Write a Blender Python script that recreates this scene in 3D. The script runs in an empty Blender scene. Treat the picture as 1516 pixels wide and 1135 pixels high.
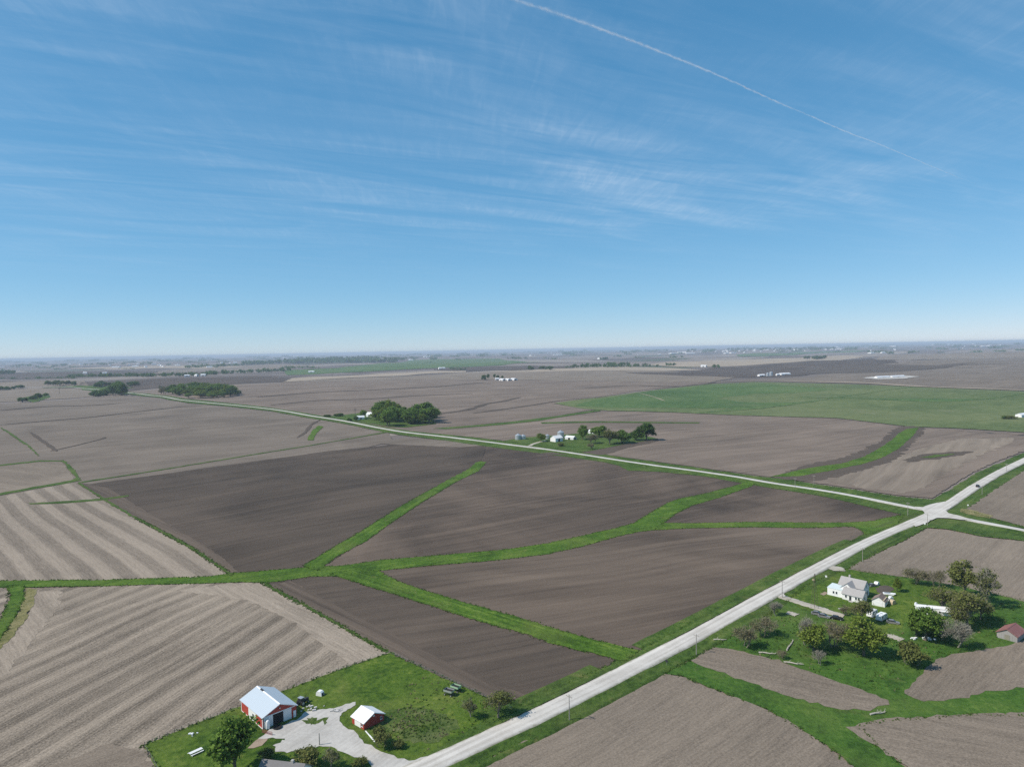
import bpy, bmesh, math, random
import numpy as np
from mathutils import Vector, Matrix

R = math.radians
SC = bpy.context.scene
COL = SC.collection

# ------------------------------------------------------------------ camera, sky, sun, exposure
CAM_H = 112.0
PITCH, ROLL, FPX = R(2.70), R(-1.061), 1050.0
cam_data = bpy.data.cameras.new('camera')
cam_data.sensor_width = 36.0
cam_data.lens = FPX / 1516.0 * 36.0
cam_data.clip_start, cam_data.clip_end = 1.0, 250000.0
cam = bpy.data.objects.new('camera', cam_data)
cam.matrix_world = Matrix.Translation((0, 0, CAM_H)) @ (Matrix.Rotation(math.pi/2 - PITCH, 4, 'X') @ Matrix.Rotation(ROLL, 4, 'Z'))
COL.objects.link(cam)
SC.camera = cam

SUN_ELEV = R(46)
SUN_AZ = Vector((-0.97, -0.245))                       # towards the sun, on the ground
sun_dir = Vector((SUN_AZ.normalized().x*math.cos(SUN_ELEV), SUN_AZ.normalized().y*math.cos(SUN_ELEV), math.sin(SUN_ELEV)))
sl = bpy.data.lights.new('sun', 'SUN')
sl.energy, sl.angle, sl.color = 4.4, R(0.53), (1.0, 0.92, 0.82)
so = bpy.data.objects.new('sun', sl)
so.rotation_euler = (-sun_dir).to_track_quat('-Z', 'Y').to_euler()
so.location = (0, 0, 400)
COL.objects.link(so)

world = bpy.data.worlds.new('World')
SC.world = world
world.use_nodes = True
wn, wl = world.node_tree.nodes, world.node_tree.links
wn.clear()
w_out = wn.new('ShaderNodeOutputWorld'); w_bg = wn.new('ShaderNodeBackground')
w_bg.inputs['Strength'].default_value = 0.125
sky = wn.new('ShaderNodeTexSky'); sky.sky_type = 'NISHITA'; sky.sun_disc = False
sky.sun_elevation = SUN_ELEV
sky.sun_rotation = math.atan2(SUN_AZ.x, SUN_AZ.y)
sky.altitude, sky.air_density, sky.dust_density, sky.ozone_density = 2500, 0.95, 0.0, 5.0
# thin cirrus: noise on a layer high above the ground, seen along each direction
def wnode(t, **k):
    n = wn.new(t)
    for a, b in k.items(): setattr(n, a, b)
    return n
def wmath(op, a, b=None, c=None, clamp=False):
    n = wnode('ShaderNodeMath', operation=op, use_clamp=clamp)
    for i, v in enumerate((a, b, c)):
        if v is None: continue
        if isinstance(v, (int, float)): n.inputs[i].default_value = v
        else: wl.new(v, n.inputs[i])
    return n.outputs[0]
tc = wnode('ShaderNodeTexCoord'); sep = wnode('ShaderNodeSeparateXYZ')
wl.new(tc.outputs['Generated'], sep.inputs[0])
zc = wmath('MAXIMUM', sep.outputs[2], 0.02)
zz = wmath('ADD', zc, 0.03)
cmb = wnode('ShaderNodeCombineXYZ')
wl.new(wmath('DIVIDE', sep.outputs[0], zz), cmb.inputs[0]); wl.new(wmath('DIVIDE', sep.outputs[1], zz), cmb.inputs[1])
def cirrus(rot, length, width, lo, hi, detail, dist, seed):
    mp = wnode('ShaderNodeMapping', vector_type='TEXTURE'); mp.inputs['Rotation'].default_value = (0, 0, R(rot)); mp.inputs['Scale'].default_value = (length, width, 1)
    mp.inputs['Location'].default_value = (seed, seed*0.37, 0)
    wl.new(cmb.outputs[0], mp.inputs[0])
    nz = wnode('ShaderNodeTexNoise'); nz.inputs['Scale'].default_value = 1.0; nz.inputs['Detail'].default_value = detail
    nz.inputs['Roughness'].default_value = 0.58; nz.inputs['Distortion'].default_value = dist
    wl.new(mp.outputs[0], nz.inputs['Vector'])
    mr = wnode('ShaderNodeMapRange', interpolation_type='SMOOTHSTEP')
    mr.inputs['From Min'].default_value = lo; mr.inputs['From Max'].default_value = hi
    wl.new(nz.outputs['Fac'], mr.inputs['Value'])
    return mr.outputs[0]
CS = 8.8
broad = cirrus(27, 3.6, 1.3, 0.29, 0.66, 3, 0.5, CS)
veil = cirrus(34, 1.5, 0.45, 0.34, 0.74, 7, 0.9, 2.4+CS)
wisps = cirrus(25, 1.1, 0.12, 0.36, 0.80, 9, 1.1, 7.7)
fine = cirrus(95, 0.30, 0.05, 0.36, 0.80, 7, 1.0, 1.9)
tex = wmath('ADD', wmath('MULTIPLY', wisps, 0.34), wmath('ADD', wmath('MULTIPLY', wmath('MULTIPLY', fine, veil), 0.55), wmath('MULTIPLY', veil, 0.58)))
fade = wnode('ShaderNodeMapRange', interpolation_type='SMOOTHSTEP')          # distant cirrus is lost in the haze
fade.inputs['From Min'].default_value = 0.07; fade.inputs['From Max'].default_value = 0.22
wl.new(sep.outputs[2], fade.inputs['Value'])
cl = wmath('MULTIPLY', wmath('MULTIPLY', wmath('MULTIPLY', broad, tex), fade.outputs[0]), 0.38, clamp=True)
mixc = wnode('ShaderNodeMix', data_type='RGBA')
mixc.inputs['B'].default_value = (4.6, 5.5, 6.6, 1)
# the camera's tone and white balance for the sky: cool, with a lifted zenith
spc = wnode('ShaderNodeSeparateColor'); cbc = wnode('ShaderNodeCombineColor')
wl.new(sky.outputs[0], spc.inputs[0])
for i, (k, g) in enumerate(((0.77, 0.94), (1.58, 0.60), (2.18, 0.50))):
    wl.new(wmath('MULTIPLY', wmath('POWER', spc.outputs[i], g), k), cbc.inputs[i])
wl.new(cl, mixc.inputs['Factor']); wl.new(cbc.outputs[0], mixc.inputs['A'])
wl.new(mixc.outputs['Result'], w_bg.inputs['Color']); wl.new(w_bg.outputs[0], w_out.inputs['Surface'])

SC.view_settings.view_transform = 'Standard'
SC.view_settings.look = 'None'
SC.view_settings.gamma = 1.0
SC.view_settings.use_curve_mapping = False
SC.view_settings.exposure = 0.15
SC.render.engine = 'CYCLES'
SC.cycles.max_bounces = 5
SC.cycles.diffuse_bounces = 2
SC.cycles.glossy_bounces = 2
SC.cycles.transparent_max_bounces = 24
SC.cycles.volume_bounces = 0
SC.cycles.use_denoising = False

# ------------------------------------------------------------------ terrain
rng = np.random.default_rng(11)
def _waves(n, l0, l1):
    lam = np.exp(rng.uniform(math.log(l0), math.log(l1), n)); a = rng.uniform(0, 2*math.pi, n)
    return np.cos(a)*2*math.pi/lam, np.sin(a)*2*math.pi/lam, rng.uniform(0, 6.28, n), lam/lam.mean()
W_NEAR, W_MID, W_FAR = _waves(7, 260, 800), _waves(8, 1100, 3200), _waves(7, 4500, 12000)
def _sum(w, x, y):
    z = 0
    for kx, ky, p, s in zip(*w): z = z + s*np.sin(kx*x + ky*y + p)
    return z / math.sqrt(len(w[0]))
def smooth(a, b, v):
    t = np.clip((v-a)/(b-a), 0, 1); return t*t*(3-2*t)
VALLEYS = []                                            # (x0,y0,x1,y1) segments, filled below
def Hraw(x, y):
    r = np.hypot(x, y)
    z = 1.0*_sum(W_NEAR, x, y)*(0.4+0.6*smooth(150, 600, r))
    z = z + 8.0*_sum(W_MID, x, y)*smooth(1100, 4200, r)
    z = z + 16.0*_sum(W_FAR, x, y)*smooth(5000, 14000, r)
    return z
def Hf(x, y):
    x = np.asarray(x, float); y = np.asarray(y, float)
    z = Hraw(x, y)
    if VALLEYS:
        near = np.hypot(x, y) < 1300
        if np.any(near):
            xn, yn = x[near] if x.ndim else x, y[near] if y.ndim else y
            keep = np.ones(np.shape(xn))
            for x0, y0, x1, y1 in VALLEYS:
                dx, dy = x1-x0, y1-y0
                t = np.clip(((xn-x0)*dx+(yn-y0)*dy)/(dx*dx+dy*dy), 0, 1)
                d2 = (xn-x0-t*dx)**2+(yn-y0-t*dy)**2
                keep = keep*(1-0.85*np.exp(-d2/(2*24.0**2)))
            c = 1.3*(1-keep)
            if x.ndim: z[near] -= c
            else: z = z - c
    return z
CAM_R = np.array(cam.matrix_world.to_3x3())
_TS = np.exp(np.linspace(math.log(120), math.log(70000), 260))
def rays(P):
    P = np.atleast_2d(np.array(P, float))
    d = np.stack([(P[:, 0]-758)/FPX, -(P[:, 1]-567.5)/FPX, -np.ones(len(P))], 1) @ CAM_R.T
    return d/np.linalg.norm(d, axis=1, keepdims=True)
def G(P, flat=False):
    """where the sight lines through photo points meet the ground: N x 2 world positions"""
    P = np.array(np.atleast_2d(P), float); P[:, 1] = np.maximum(P[:, 1], 532.0-28.07*P[:, 0]/1516+4.0)   # nothing beyond the built plain
    d = rays(P)
    if flat:
        t = CAM_H/np.maximum(-d[:, 2], 1e-3); return d[:, :2]*t[:, None]
    T = _TS[None, :]
    x, y, z = d[:, 0:1]*T, d[:, 1:2]*T, CAM_H+d[:, 2:3]*T
    below = (z-Hf(x, y)) < 0
    hit = below.any(1); k = np.where(hit, below.argmax(1), len(_TS)-1); k = np.maximum(k, 1)
    lo, hi = _TS[k-1].copy(), _TS[k].copy()
    for _ in range(22):
        m = (lo+hi)/2
        b = (CAM_H+d[:, 2]*m-Hf(d[:, 0]*m, d[:, 1]*m)) < 0
        hi = np.where(b, m, hi); lo = np.where(b, lo, m)
    return d[:, :2]*hi[:, None]
def g1(px, py):
    p = G([(px, py)])[0]; return float(p[0]), float(p[1])
def hz(x, y): return float(Hf(np.array([x]), np.array([y]))[0])
def off(r, k): return k*(0.035 + r*0.00012)

for line in ([(0, 865), (160, 863), (320, 858), (400, 853), (500, 845), (640, 830), (760, 819), (860, 801), (930, 782), (985, 755), (1060, 733), (1110, 716)],
             [(490, 840), (560, 790), (640, 730), (710, 690)],
             [(520, 848), (640, 889), (780, 929), (930, 968)],
             [(980, 779), (1160, 776), (1280, 780)],
             [(1000, 985), (1110, 1030), (1230, 1060), (1300, 1140)],
             [(1240, 1062), (1330, 1050), (1516, 1035)],
             [(1150, 706), (1280, 682), (1345, 640)]):
    w = G(line, flat=True)
    VALLEYS += [(*w[i], *w[i+1]) for i in range(len(w)-1)]

# ------------------------------------------------------------------ materials
def new_mat(name):
    m = bpy.data.materials.new(name); m.use_nodes = True
    nt = m.node_tree; nt.nodes.clear()
    return m, nt
class NB:
    """small node-tree writer"""
    def __init__(s, name):
        s.m, s.nt = new_mat(name)
        s.out = s.n('ShaderNodeOutputMaterial')
    def n(s, t, **k):
        x = s.nt.nodes.new(t)
        for a, b in k.items(): setattr(x, a, b)
        return x
    def put(s, v, sock):
        if isinstance(v, (int, float)): sock.default_value = v
        elif isinstance(v, tuple): sock.default_value = (*v, 1) if len(v) == 3 and len(sock.default_value) == 4 else v
        else: s.nt.links.new(v, sock)
    def math(s, op, a, b=None, clamp=False):
        x = s.n('ShaderNodeMath', operation=op, use_clamp=clamp)
        s.put(a, x.inputs[0])
        if b is not None: s.put(b, x.inputs[1])
        return x.outputs[0]
    def pos(s): return s.n('ShaderNodeNewGeometry').outputs['Position']
    def noise(s, vec, scale, detail=3, rough=0.55, dist=0.0):
        x = s.n('ShaderNodeTexNoise'); x.inputs['Scale'].default_value = scale; x.inputs['Detail'].default_value = detail
        x.inputs['Roughness'].default_value = rough; x.inputs['Distortion'].default_value = dist
        s.put(vec, x.inputs['Vector']); return x.outputs['Fac']
    def ramp(s, v, lo, hi, a=0.0, b=1.0):
        x = s.n('ShaderNodeMapRange', interpolation_type='SMOOTHSTEP')
        s.put(v, x.inputs['Value']); x.inputs['From Min'].default_value = lo; x.inputs['From Max'].default_value = hi
        x.inputs['To Min'].default_value = a; x.inputs['To Max'].default_value = b
        return x.outputs[0]
    def mix(s, f, a, b):
        x = s.n('ShaderNodeMix', data_type='RGBA')
        s.put(f, x.inputs['Factor']); s.put(a, x.inputs['A']); s.put(b, x.inputs['B']); return x.outputs['Result']
    def rot(s, vec, ang, sc=(1, 1, 1)):
        x = s.n('ShaderNodeMapping'); s.put(vec, x.inputs[0])
        x.inputs['Rotation'].default_value = (0, 0, R(ang)); x.inputs['Scale'].default_value = sc; return x.outputs[0]
    def xyz(s, vec):
        x = s.n('ShaderNodeSeparateXYZ'); s.put(vec, x.inputs[0]); return x.outputs
    def vec(s, a, b, c=0.0):
        x = s.n('ShaderNodeCombineXYZ'); s.put(a, x.inputs[0]); s.put(b, x.inputs[1]); s.put(c, x.inputs[2]); return x.outputs[0]
    def bump(s, h, strength, dist):
        x = s.n('ShaderNodeBump'); x.inputs['Strength'].default_value = strength; x.inputs['Distance'].default_value = dist
        s.put(h, x.inputs['Height']); return x.outputs[0]
    def bsdf(s, col, rough=0.9, normal=None, metal=0.0, spec=0.2):
        x = s.n('ShaderNodeBsdfPrincipled'); s.put(col, x.inputs['Base Color'])
        s.put(rough, x.inputs['Roughness']); x.inputs['Metallic'].default_value = metal
        x.inputs['Specular IOR Level'].default_value = spec
        if normal is not None: s.nt.links.new(normal, x.inputs['Normal'])
        s.nt.links.new(x.outputs[0], s.out.inputs['Surface']); return s.m

def soil(name, dark, light, ang=45, warp=8, streak=(0.35, 0.25), band=None, patch=0.35, speck=0.3, bias=0.5, green=0.0, warpscale=0.004, fine_rows=0.0, tone=0.92):
    """bare or stubble field: patches of soil, tillage streaks along the rows, residue speckle"""
    b = NB(name); p = b.pos()
    u, v, _ = b.xyz(b.rot(p, -ang))
    wz = b.noise(p, warpscale, 2)
    v = b.math('ADD', v, b.math('MULTIPLY', b.math('SUBTRACT', wz, 0.5), warp*6.0))
    f = bias
    f = b.math('ADD', b.math('MULTIPLY', b.math('SUBTRACT', b.noise(p, 0.0075, 5, 0.6, 0.9), 0.5), patch*3.0), f)
    st = b.noise(b.vec(b.math('MULTIPLY', u, 0.006), b.math('MULTIPLY', v, streak[0])), 1.0, 3, 0.65)
    f = b.math('ADD', f, b.math('MULTIPLY', b.math('SUBTRACT', st, 0.5), streak[1]*3.0))
    st2 = b.noise(b.vec(b.math('MULTIPLY', u, 0.004), b.math('MULTIPLY', v, streak[0]*0.22)), 1.0, 2, 0.5)
    f = b.math('ADD', f, b.math('MULTIPLY', b.math('SUBTRACT', st2, 0.5), streak[1]*2.2))
    sp = b.noise(p, 1.7, 4, 0.8)
    f = b.math('ADD', f, b.math('MULTIPLY', b.math('SUBTRACT', sp, 0.5), speck*3.0))
    sp2 = b.noise(b.vec(b.math('MULTIPLY', u, 0.10), b.math('MULTIPLY', v, 1.3)), 1.0, 2, 0.6)
    f = b.math('ADD', f, b.math('MULTIPLY', b.math('SUBTRACT', sp2, 0.5), speck*1.1))
    if fine_rows:
        rw = b.math('SINE', b.math('MULTIPLY', v, 2*math.pi/1.52))
        f = b.math('ADD', f, b.math('MULTIPLY', rw, fine_rows))
    if band:
        per, amp, soft, duty = band
        s = b.math('SINE', b.math('MULTIPLY', b.math('ADD', v, b.math('MULTIPLY', b.math('SUBTRACT', b.noise(p, 0.012, 2), 0.5), per*0.30)), 2*math.pi/per))
        s = b.ramp(s, duty-soft, duty+soft, -amp, amp)
        f = b.math('ADD', f, s)
    f = b.math('MINIMUM', b.math('MAXIMUM', f, 0.0), 1.25)
    dark, light = (tuple(q*k for q, k in zip(cc, (1.03*tone, 0.97*tone, 0.90*tone))) for cc in (dark, light))
    c = b.mix(f, dark, light)
    if green:
        c = b.mix(b.math('MULTIPLY', b.ramp(b.noise(p, 0.012, 3), 0.5, 0.7), green), c, (0.07, 0.10, 0.035))
    nr = b.bump(b.math('ADD', sp, b.math('MULTIPLY', sp2, 0.7)), 0.28, 0.25)
    return b.bsdf(c, 0.95, nr, spec=0.1)

def grass(name, dark, mid, light, dry=0.25, ang=45, mow=0.0, drycol=(0.22, 0.2, 0.075), sc=1.0):
    b = NB(name); p = b.pos()
    f = b.math('ADD', 0.45, b.math('MULTIPLY', b.math('SUBTRACT', b.noise(p, 0.045*sc, 4, 0.6, 0.8), 0.5), 1.7))
    fine = b.noise(p, 0.55*sc, 5, 0.72)
    f = b.math('ADD', f, b.math('MULTIPLY', b.math('SUBTRACT', fine, 0.5), 2.3))
    u, v, _ = b.xyz(b.rot(p, -ang))
    if mow:
        s = b.noise(b.vec(b.math('MULTIPLY', u, 0.015), b.math('MULTIPLY', v, 0.42)), 1.0, 2)
        f = b.math('ADD', f, b.math('MULTIPLY', b.math('SUBTRACT', s, 0.5), mow*3))
    c = b.mix(b.ramp(f, 0.0, 0.55), dark, mid)
    c = b.mix(b.ramp(f, 0.5, 1.1), c, light)
    d = b.ramp(b.noise(p, 0.11*sc, 5, 0.7, 0.5), 0.56, 0.74)
    c = b.mix(b.math('MULTIPLY', d, dry), c, drycol)
    c = b.mix(b.ramp(b.noise(p, 0.028*sc, 3, 0.6, 0.5), 0.42, 0.74, 0.0, 0.42), c, tuple(0.62*x+0.3*y for x, y in zip(light, drycol)))
    nr = b.bump(b.math('ADD', fine, b.noise(p, 0.16, 3)), 0.9, 0.7)
    return b.bsdf(c, 0.9, nr, spec=0.1)

def plain(name, col, rough=0.6, var=0.12, scale=1.2, metal=0.0, spec=0.3, ribs=None, dirt=None):
    """painted or bare surface with weathering; ribs = (period, axis) for ribbed sheet metal"""
    b = NB(name); o = b.n('ShaderNodeTexCoord').outputs['Object']
    n1 = b.noise(o, scale, 4, 0.6); n2 = b.noise(o, scale*0.22, 3, 0.6, 0.6)
    f = b.math('ADD', b.math('MULTIPLY', b.math('SUBTRACT', n1, 0.5), var*1.3), b.math('ADD', b.math('MULTIPLY', b.math('SUBTRACT', n2, 0.5), var*2.0), 0.5))
    lo = tuple(max(0, c*(1-var*1.6)) for c in col); hi = tuple(min(0.95, c*(1+var*1.2)) for c in col)
    c = b.mix(b.math('MINIMUM', b.math('MAXIMUM', f, 0), 1), lo, hi)
    if dirt:
        c = b.mix(b.ramp(b.noise(o, scale*0.5, 5, 0.7), 0.52, 0.72, 0, dirt[0]), c, dirt[1])
    nr = None
    if ribs:
        xyz = b.xyz(o)
        s = b.ramp(b.math('SINE', b.math('MULTIPLY', xyz[ribs[1]], 2*math.pi/ribs[0])), 0.7, 0.98)
        nr = b.bump(s, 0.6, 0.03)
        c = b.mix(b.math('MULTIPLY', s, 0.28), c, tuple(x*0.6 for x in col))
    return b.bsdf(c, rough, nr, metal, spec)

M = {}
# main field: dark freshly worked soil
M['dark_soil'] = soil('dark_soil', (0.050, 0.043, 0.037), (0.118, 0.097, 0.080), ang=45, warp=5, streak=(0.22, 0.40), patch=0.70, speck=0.40, bias=0.56)
M['dark_soil_mid'] = soil('dark_soil_mid', (0.064, 0.053, 0.045), (0.165, 0.133, 0.109), ang=35, warp=6, streak=(0.20, 0.40), patch=0.80, speck=0.36, bias=0.50)
M['dark_soil_light'] = soil('dark_soil_light', (0.076, 0.062, 0.052), (0.178, 0.145, 0.118), ang=20, warp=6, streak=(0.22, 0.42), patch=0.80, speck=0.36, bias=0.50)
M['dark_soil_low'] = soil('dark_soil_low', (0.060, 0.051, 0.044), (0.142, 0.116, 0.095), ang=24, warp=5, streak=(0.30, 0.42), patch=0.70, speck=0.42, bias=0.44)
M['dark_soil_far'] = soil('dark_soil_far', (0.060, 0.050, 0.044), (0.150, 0.122, 0.102), ang=38, warp=10, streak=(0.20, 0.2), patch=0.45, speck=0.14, bias=0.36)
M['headland'] = soil('headland', (0.070, 0.058, 0.049), (0.178, 0.146, 0.120), ang=-46, warp=1.0, streak=(0.42, 0.42), patch=0.25, speck=0.40, bias=0.46)
M['grey_soil'] = soil('grey_soil', (0.112, 0.097, 0.083), (0.255, 0.222, 0.190), ang=44, warp=7, streak=(0.14, 0.26), patch=0.42, speck=0.30, bias=0.5)
M['stripe_stubble'] = soil('stripe_stubble', (0.140, 0.122, 0.103), (0.365, 0.320, 0.270), ang=-47, warp=2.6, streak=(0.5, 0.16), band=(14.5, 0.20, 0.55, 0.05), patch=0.24, speck=0.80, bias=0.52)
M['stubble'] = soil('stubble', (0.110, 0.096, 0.080), (0.400, 0.350, 0.292), ang=74, warp=7.0, warpscale=0.0035, streak=(0.24, 0.30), band=(10.5, 0.13, 0.9, 0.1), patch=0.30, speck=0.82, bias=0.50, fine_rows=0.05)
M['stubble_pale'] = soil('stubble_pale', (0.180, 0.157, 0.131), (0.430, 0.378, 0.318), ang=-46, warp=2, streak=(0.5, 0.26), patch=0.25, speck=0.82, bias=0.52)
M['tan_soil'] = soil('tan_soil', (0.135, 0.117, 0.098), (0.345, 0.298, 0.247), ang=43, warp=5, streak=(0.22, 0.22), patch=0.34, speck=0.66, bias=0.47, tone=0.84)
M['tan_soil_cross'] = soil('tan_soil_cross', (0.140, 0.121, 0.101), (0.365, 0.315, 0.262), ang=-30, warp=6, streak=(0.26, 0.20), patch=0.34, speck=0.66, bias=0.47, tone=0.84)
M['pink_soil'] = soil('pink_soil', (0.110, 0.092, 0.079), (0.275, 0.230, 0.195), ang=31, warp=12, streak=(0.10, 0.36), patch=0.34, speck=0.24, bias=0.5)
M['pale_rows'] = soil('pale_rows', (0.135, 0.116, 0.098), (0.345, 0.298, 0.248), ang=52, warp=3, streak=(0.10, 0.42), patch=0.2, speck=0.2, bias=0.5)
M['swale_soil'] = soil('swale_soil', (0.066, 0.057, 0.049), (0.150, 0.125, 0.105), ang=30, warp=8, streak=(0.2, 0.2), patch=0.3, speck=0.3, bias=0.42)
M['pale_strip'] = soil('pale_strip', (0.255, 0.222, 0.182), (0.440, 0.385, 0.312), ang=30, warp=8, streak=(0.05, 0.2), patch=0.3, speck=0.1)
M['winter_crop'] = grass('winter_crop', (0.076, 0.108, 0.040), (0.114, 0.148, 0.054), (0.178, 0.198, 0.084), dry=0.68, ang=30, mow=0.42, drycol=(0.20, 0.19, 0.12), sc=0.10)
M['winter_crop_rich'] = grass('winter_crop_rich', (0.054, 0.102, 0.030), (0.080, 0.136, 0.040), (0.130, 0.176, 0.060), dry=0.42, ang=60, mow=0.40, drycol=(0.19, 0.19, 0.11), sc=0.10)
for wn_, wa, wm in (('waterway', 25, 0.42), ('waterway_spur', 78, 0.42), ('waterway_mown', -40, 0.75), ('waterway_cross', -3, 0.42)):
    M[wn_] = grass(wn_+'_grass', (0.036, 0.076, 0.009), (0.066, 0.132, 0.014), (0.130, 0.196, 0.030), dry=0.34, ang=wa, mow=wm)
M['verge'] = grass('verge_grass', (0.030, 0.060, 0.011), (0.060, 0.108, 0.019), (0.120, 0.164, 0.042), dry=0.45, ang=43, mow=0.36)
M['lawn'] = grass('lawn_grass', (0.033, 0.072, 0.009), (0.076, 0.132, 0.016), (0.155, 0.196, 0.036), dry=0.42, ang=60, mow=0.14)
M['pasture'] = grass('pasture_grass', (0.029, 0.072, 0.011), (0.056, 0.122, 0.018), (0.112, 0.178, 0.034), dry=0.32, ang=-20, mow=0.1)
M['dry_strip'] = grass('dry_strip_grass', (0.10, 0.11, 0.03), (0.20, 0.18, 0.075), (0.29, 0.25, 0.13), dry=0.6, ang=60, mow=0.5, drycol=(0.3, 0.25, 0.15))
M['weeds'] = grass('weedy_ground', (0.040, 0.078, 0.014), (0.082, 0.124, 0.026), (0.165, 0.185, 0.062), dry=0.60, ang=20, drycol=(0.28, 0.25, 0.17), sc=1.8)

def gravel(name, a, bcol, tracks=0.25, ang=43, wheel=0.0):
    b = NB(name); p = b.pos()
    n1, n2 = b.noise(p, 0.09, 4, 0.6), b.noise(p, 1.3, 4, 0.7)
    u, v, _ = b.xyz(b.rot(p, -ang))
    tr = b.noise(b.vec(b.math('MULTIPLY', u, 0.012), b.math('MULTIPLY', v, 0.9)), 1.0, 2)
    f = b.math('ADD', b.math('ADD', b.math('MULTIPLY', n1, 0.7), b.math('MULTIPLY', n2, 0.5)), b.math('MULTIPLY', b.math('SUBTRACT', tr, 0.5), tracks*3))
    if wheel:                                             # worn wheel paths, loose gravel windrows between them
        uu = b.xyz(b.n('ShaderNodeUVMap').outputs[0])[0]
        wv = b.math('COSINE', b.math('MULTIPLY', b.math('ADD', uu, b.math('MULTIPLY', b.math('SUBTRACT', b.noise(p, 0.02, 2), 0.5), 0.4)), 9.4))
        f = b.math('ADD', f, b.math('MULTIPLY', wv, wheel))
        eg = b.ramp(b.math('ADD', b.math('ABSOLUTE', uu), b.math('MULTIPLY', b.math('SUBTRACT', b.noise(p, 0.5, 4, 0.7), 0.5), 0.7)), 0.82, 1.12)
    c = b.mix(b.ramp(f, 0.25, 0.95), a, bcol)
    if wheel: c = b.mix(b.math('MULTIPLY', eg, 0.65), c, (0.20, 0.19, 0.12))
    return b.bsdf(c, 0.95, b.bump(n2, 0.4, 0.08), spec=0.15)
M['gravel'] = gravel('gravel_road', (0.40, 0.37, 0.325), (0.62, 0.585, 0.53), wheel=0.09)
M['gravel_apron'] = gravel('gravel_apron', (0.40, 0.37, 0.325), (0.62, 0.585, 0.53))
M['gravel_b'] = gravel('gravel_side_road', (0.42, 0.395, 0.355), (0.60, 0.575, 0.53), ang=-52, wheel=0.09)
M['yard'] = gravel('gravel_yard', (0.33, 0.31, 0.28), (0.56, 0.535, 0.49), 0.15, 60)
M['dirt'] = gravel('bare_dirt', (0.20, 0.15, 0.11), (0.40, 0.31, 0.23), 0.1, 20)
M['burnt'] = gravel('burnt_patch', (0.055, 0.045, 0.038), (0.14, 0.115, 0.095), 0.1, 20)
M['track'] = gravel('farm_track', (0.30, 0.265, 0.21), (0.50, 0.46, 0.39), 0.2, -30)

def far_ground():
    """plain to the horizon: half-mile field patches, drifting in tone"""
    b = NB('far_ground'); p = b.pos()
    q = b.rot(p, 44)
    x, y, _ = b.xyz(q)
    wob = b.noise(p, 0.0011, 2)
    x = b.math('ADD', x, b.math('MULTIPLY', b.math('SUBTRACT', wob, 0.5), 260.0))
    cx = b.math('FLOOR', b.math('MULTIPLY', x, 1/402.0)); cy = b.math('FLOOR', b.math('MULTIPLY', y, 1/805.0))
    wnz = b.n('ShaderNodeTexWhiteNoise', noise_dimensions='2D'); b.nt.links.new(b.vec(cx, cy), wnz.inputs['Vector'])
    rnd = wnz.outputs['Value']
    rp = b.n('ShaderNodeValToRGB'); rp.color_ramp.interpolation = 'CONSTANT'
    cols = [(0.0, (0.085, 0.070, 0.062)), (0.2, (0.150, 0.125, 0.110)), (0.40, (0.205, 0.172, 0.150)), (0.58, (0.245, 0.208, 0.178)),
            (0.74, (0.115, 0.096, 0.085)), (0.86, (0.055, 0.085, 0.036)), (0.92, (0.30, 0.258, 0.212))]
    el = rp.color_ramp.elements
    while len(el) < len(cols): el.new(0.5)
    for e, (ps, c) in zip(el, cols): e.position = ps; e.color = (*c, 1)
    b.nt.links.new(rnd, rp.inputs[0])
    n = b.noise(p, 0.006, 4, 0.6); n2 = b.noise(b.rot(p, 20, (0.004, 0.03, 1)), 1.0, 3)
    c = b.mix(b.ramp(b.math('ADD', b.math('MULTIPLY', n, 0.6), b.math('MULTIPLY', n2, 0.4)), 0.3, 0.7, 0.0, 0.55), rp.outputs[0], (0.175, 0.148, 0.130))
    return b.bsdf(c, 0.95, None, spec=0.1)
M['far_ground'] = far_ground()

def leaf_mat(name, a, bcol, c):
    b = NB(name)
    g = b.n('ShaderNodeNewGeometry'); oi = b.n('ShaderNodeObjectInfo').outputs['Random']
    r = b.math('ADD', b.math('MULTIPLY', g.outputs['Random Per Island'], 0.62), b.math('MULTIPLY', oi, 0.38))
    col = b.mix(b.ramp(r, 0.0, 0.55), a, bcol); col = b.mix(b.ramp(r, 0.5, 1.0), col, c)
    d = b.n('ShaderNodeBsdfDiffuse'); t = b.n('ShaderNodeBsdfTranslucent'); mx = b.n('ShaderNodeMixShader'); mx.inputs[0].default_value = 0.28
    b.put(col, d.inputs[0]); b.put(col, t.inputs[0])
    b.nt.links.new(d.outputs[0], mx.inputs[1]); b.nt.links.new(t.outputs[0], mx.inputs[2]); b.nt.links.new(mx.outputs[0], b.out.inputs[0])
    return b.m
M['leaf'] = leaf_mat('leaf_green', (0.081, 0.144, 0.027), (0.140, 0.227, 0.044), (0.220, 0.299, 0.076))
M['leaf_dark'] = leaf_mat('leaf_dark_green', (0.051, 0.098, 0.022), (0.085, 0.154, 0.034), (0.137, 0.215, 0.054))
M['leaf_olive'] = leaf_mat('leaf_olive', (0.105, 0.125, 0.036), (0.165, 0.185, 0.056), (0.235, 0.240, 0.088))
M['leaf_bud'] = leaf_mat('leaf_brown_bud', (0.125, 0.122, 0.055), (0.190, 0.182, 0.090), (0.250, 0.240, 0.130))
M['leaf_lime'] = leaf_mat('leaf_lime', (0.098, 0.148, 0.022), (0.155, 0.215, 0.036), (0.215, 0.265, 0.060))
M['tuft'] = leaf_mat('tuft_green', (0.052, 0.098, 0.018), (0.085, 0.150, 0.028), (0.150, 0.195, 0.056))
M['dry_tuft'] = leaf_mat('tuft_dry', (0.16, 0.13, 0.075), (0.26, 0.22, 0.13), (0.36, 0.31, 0.2))
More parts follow.
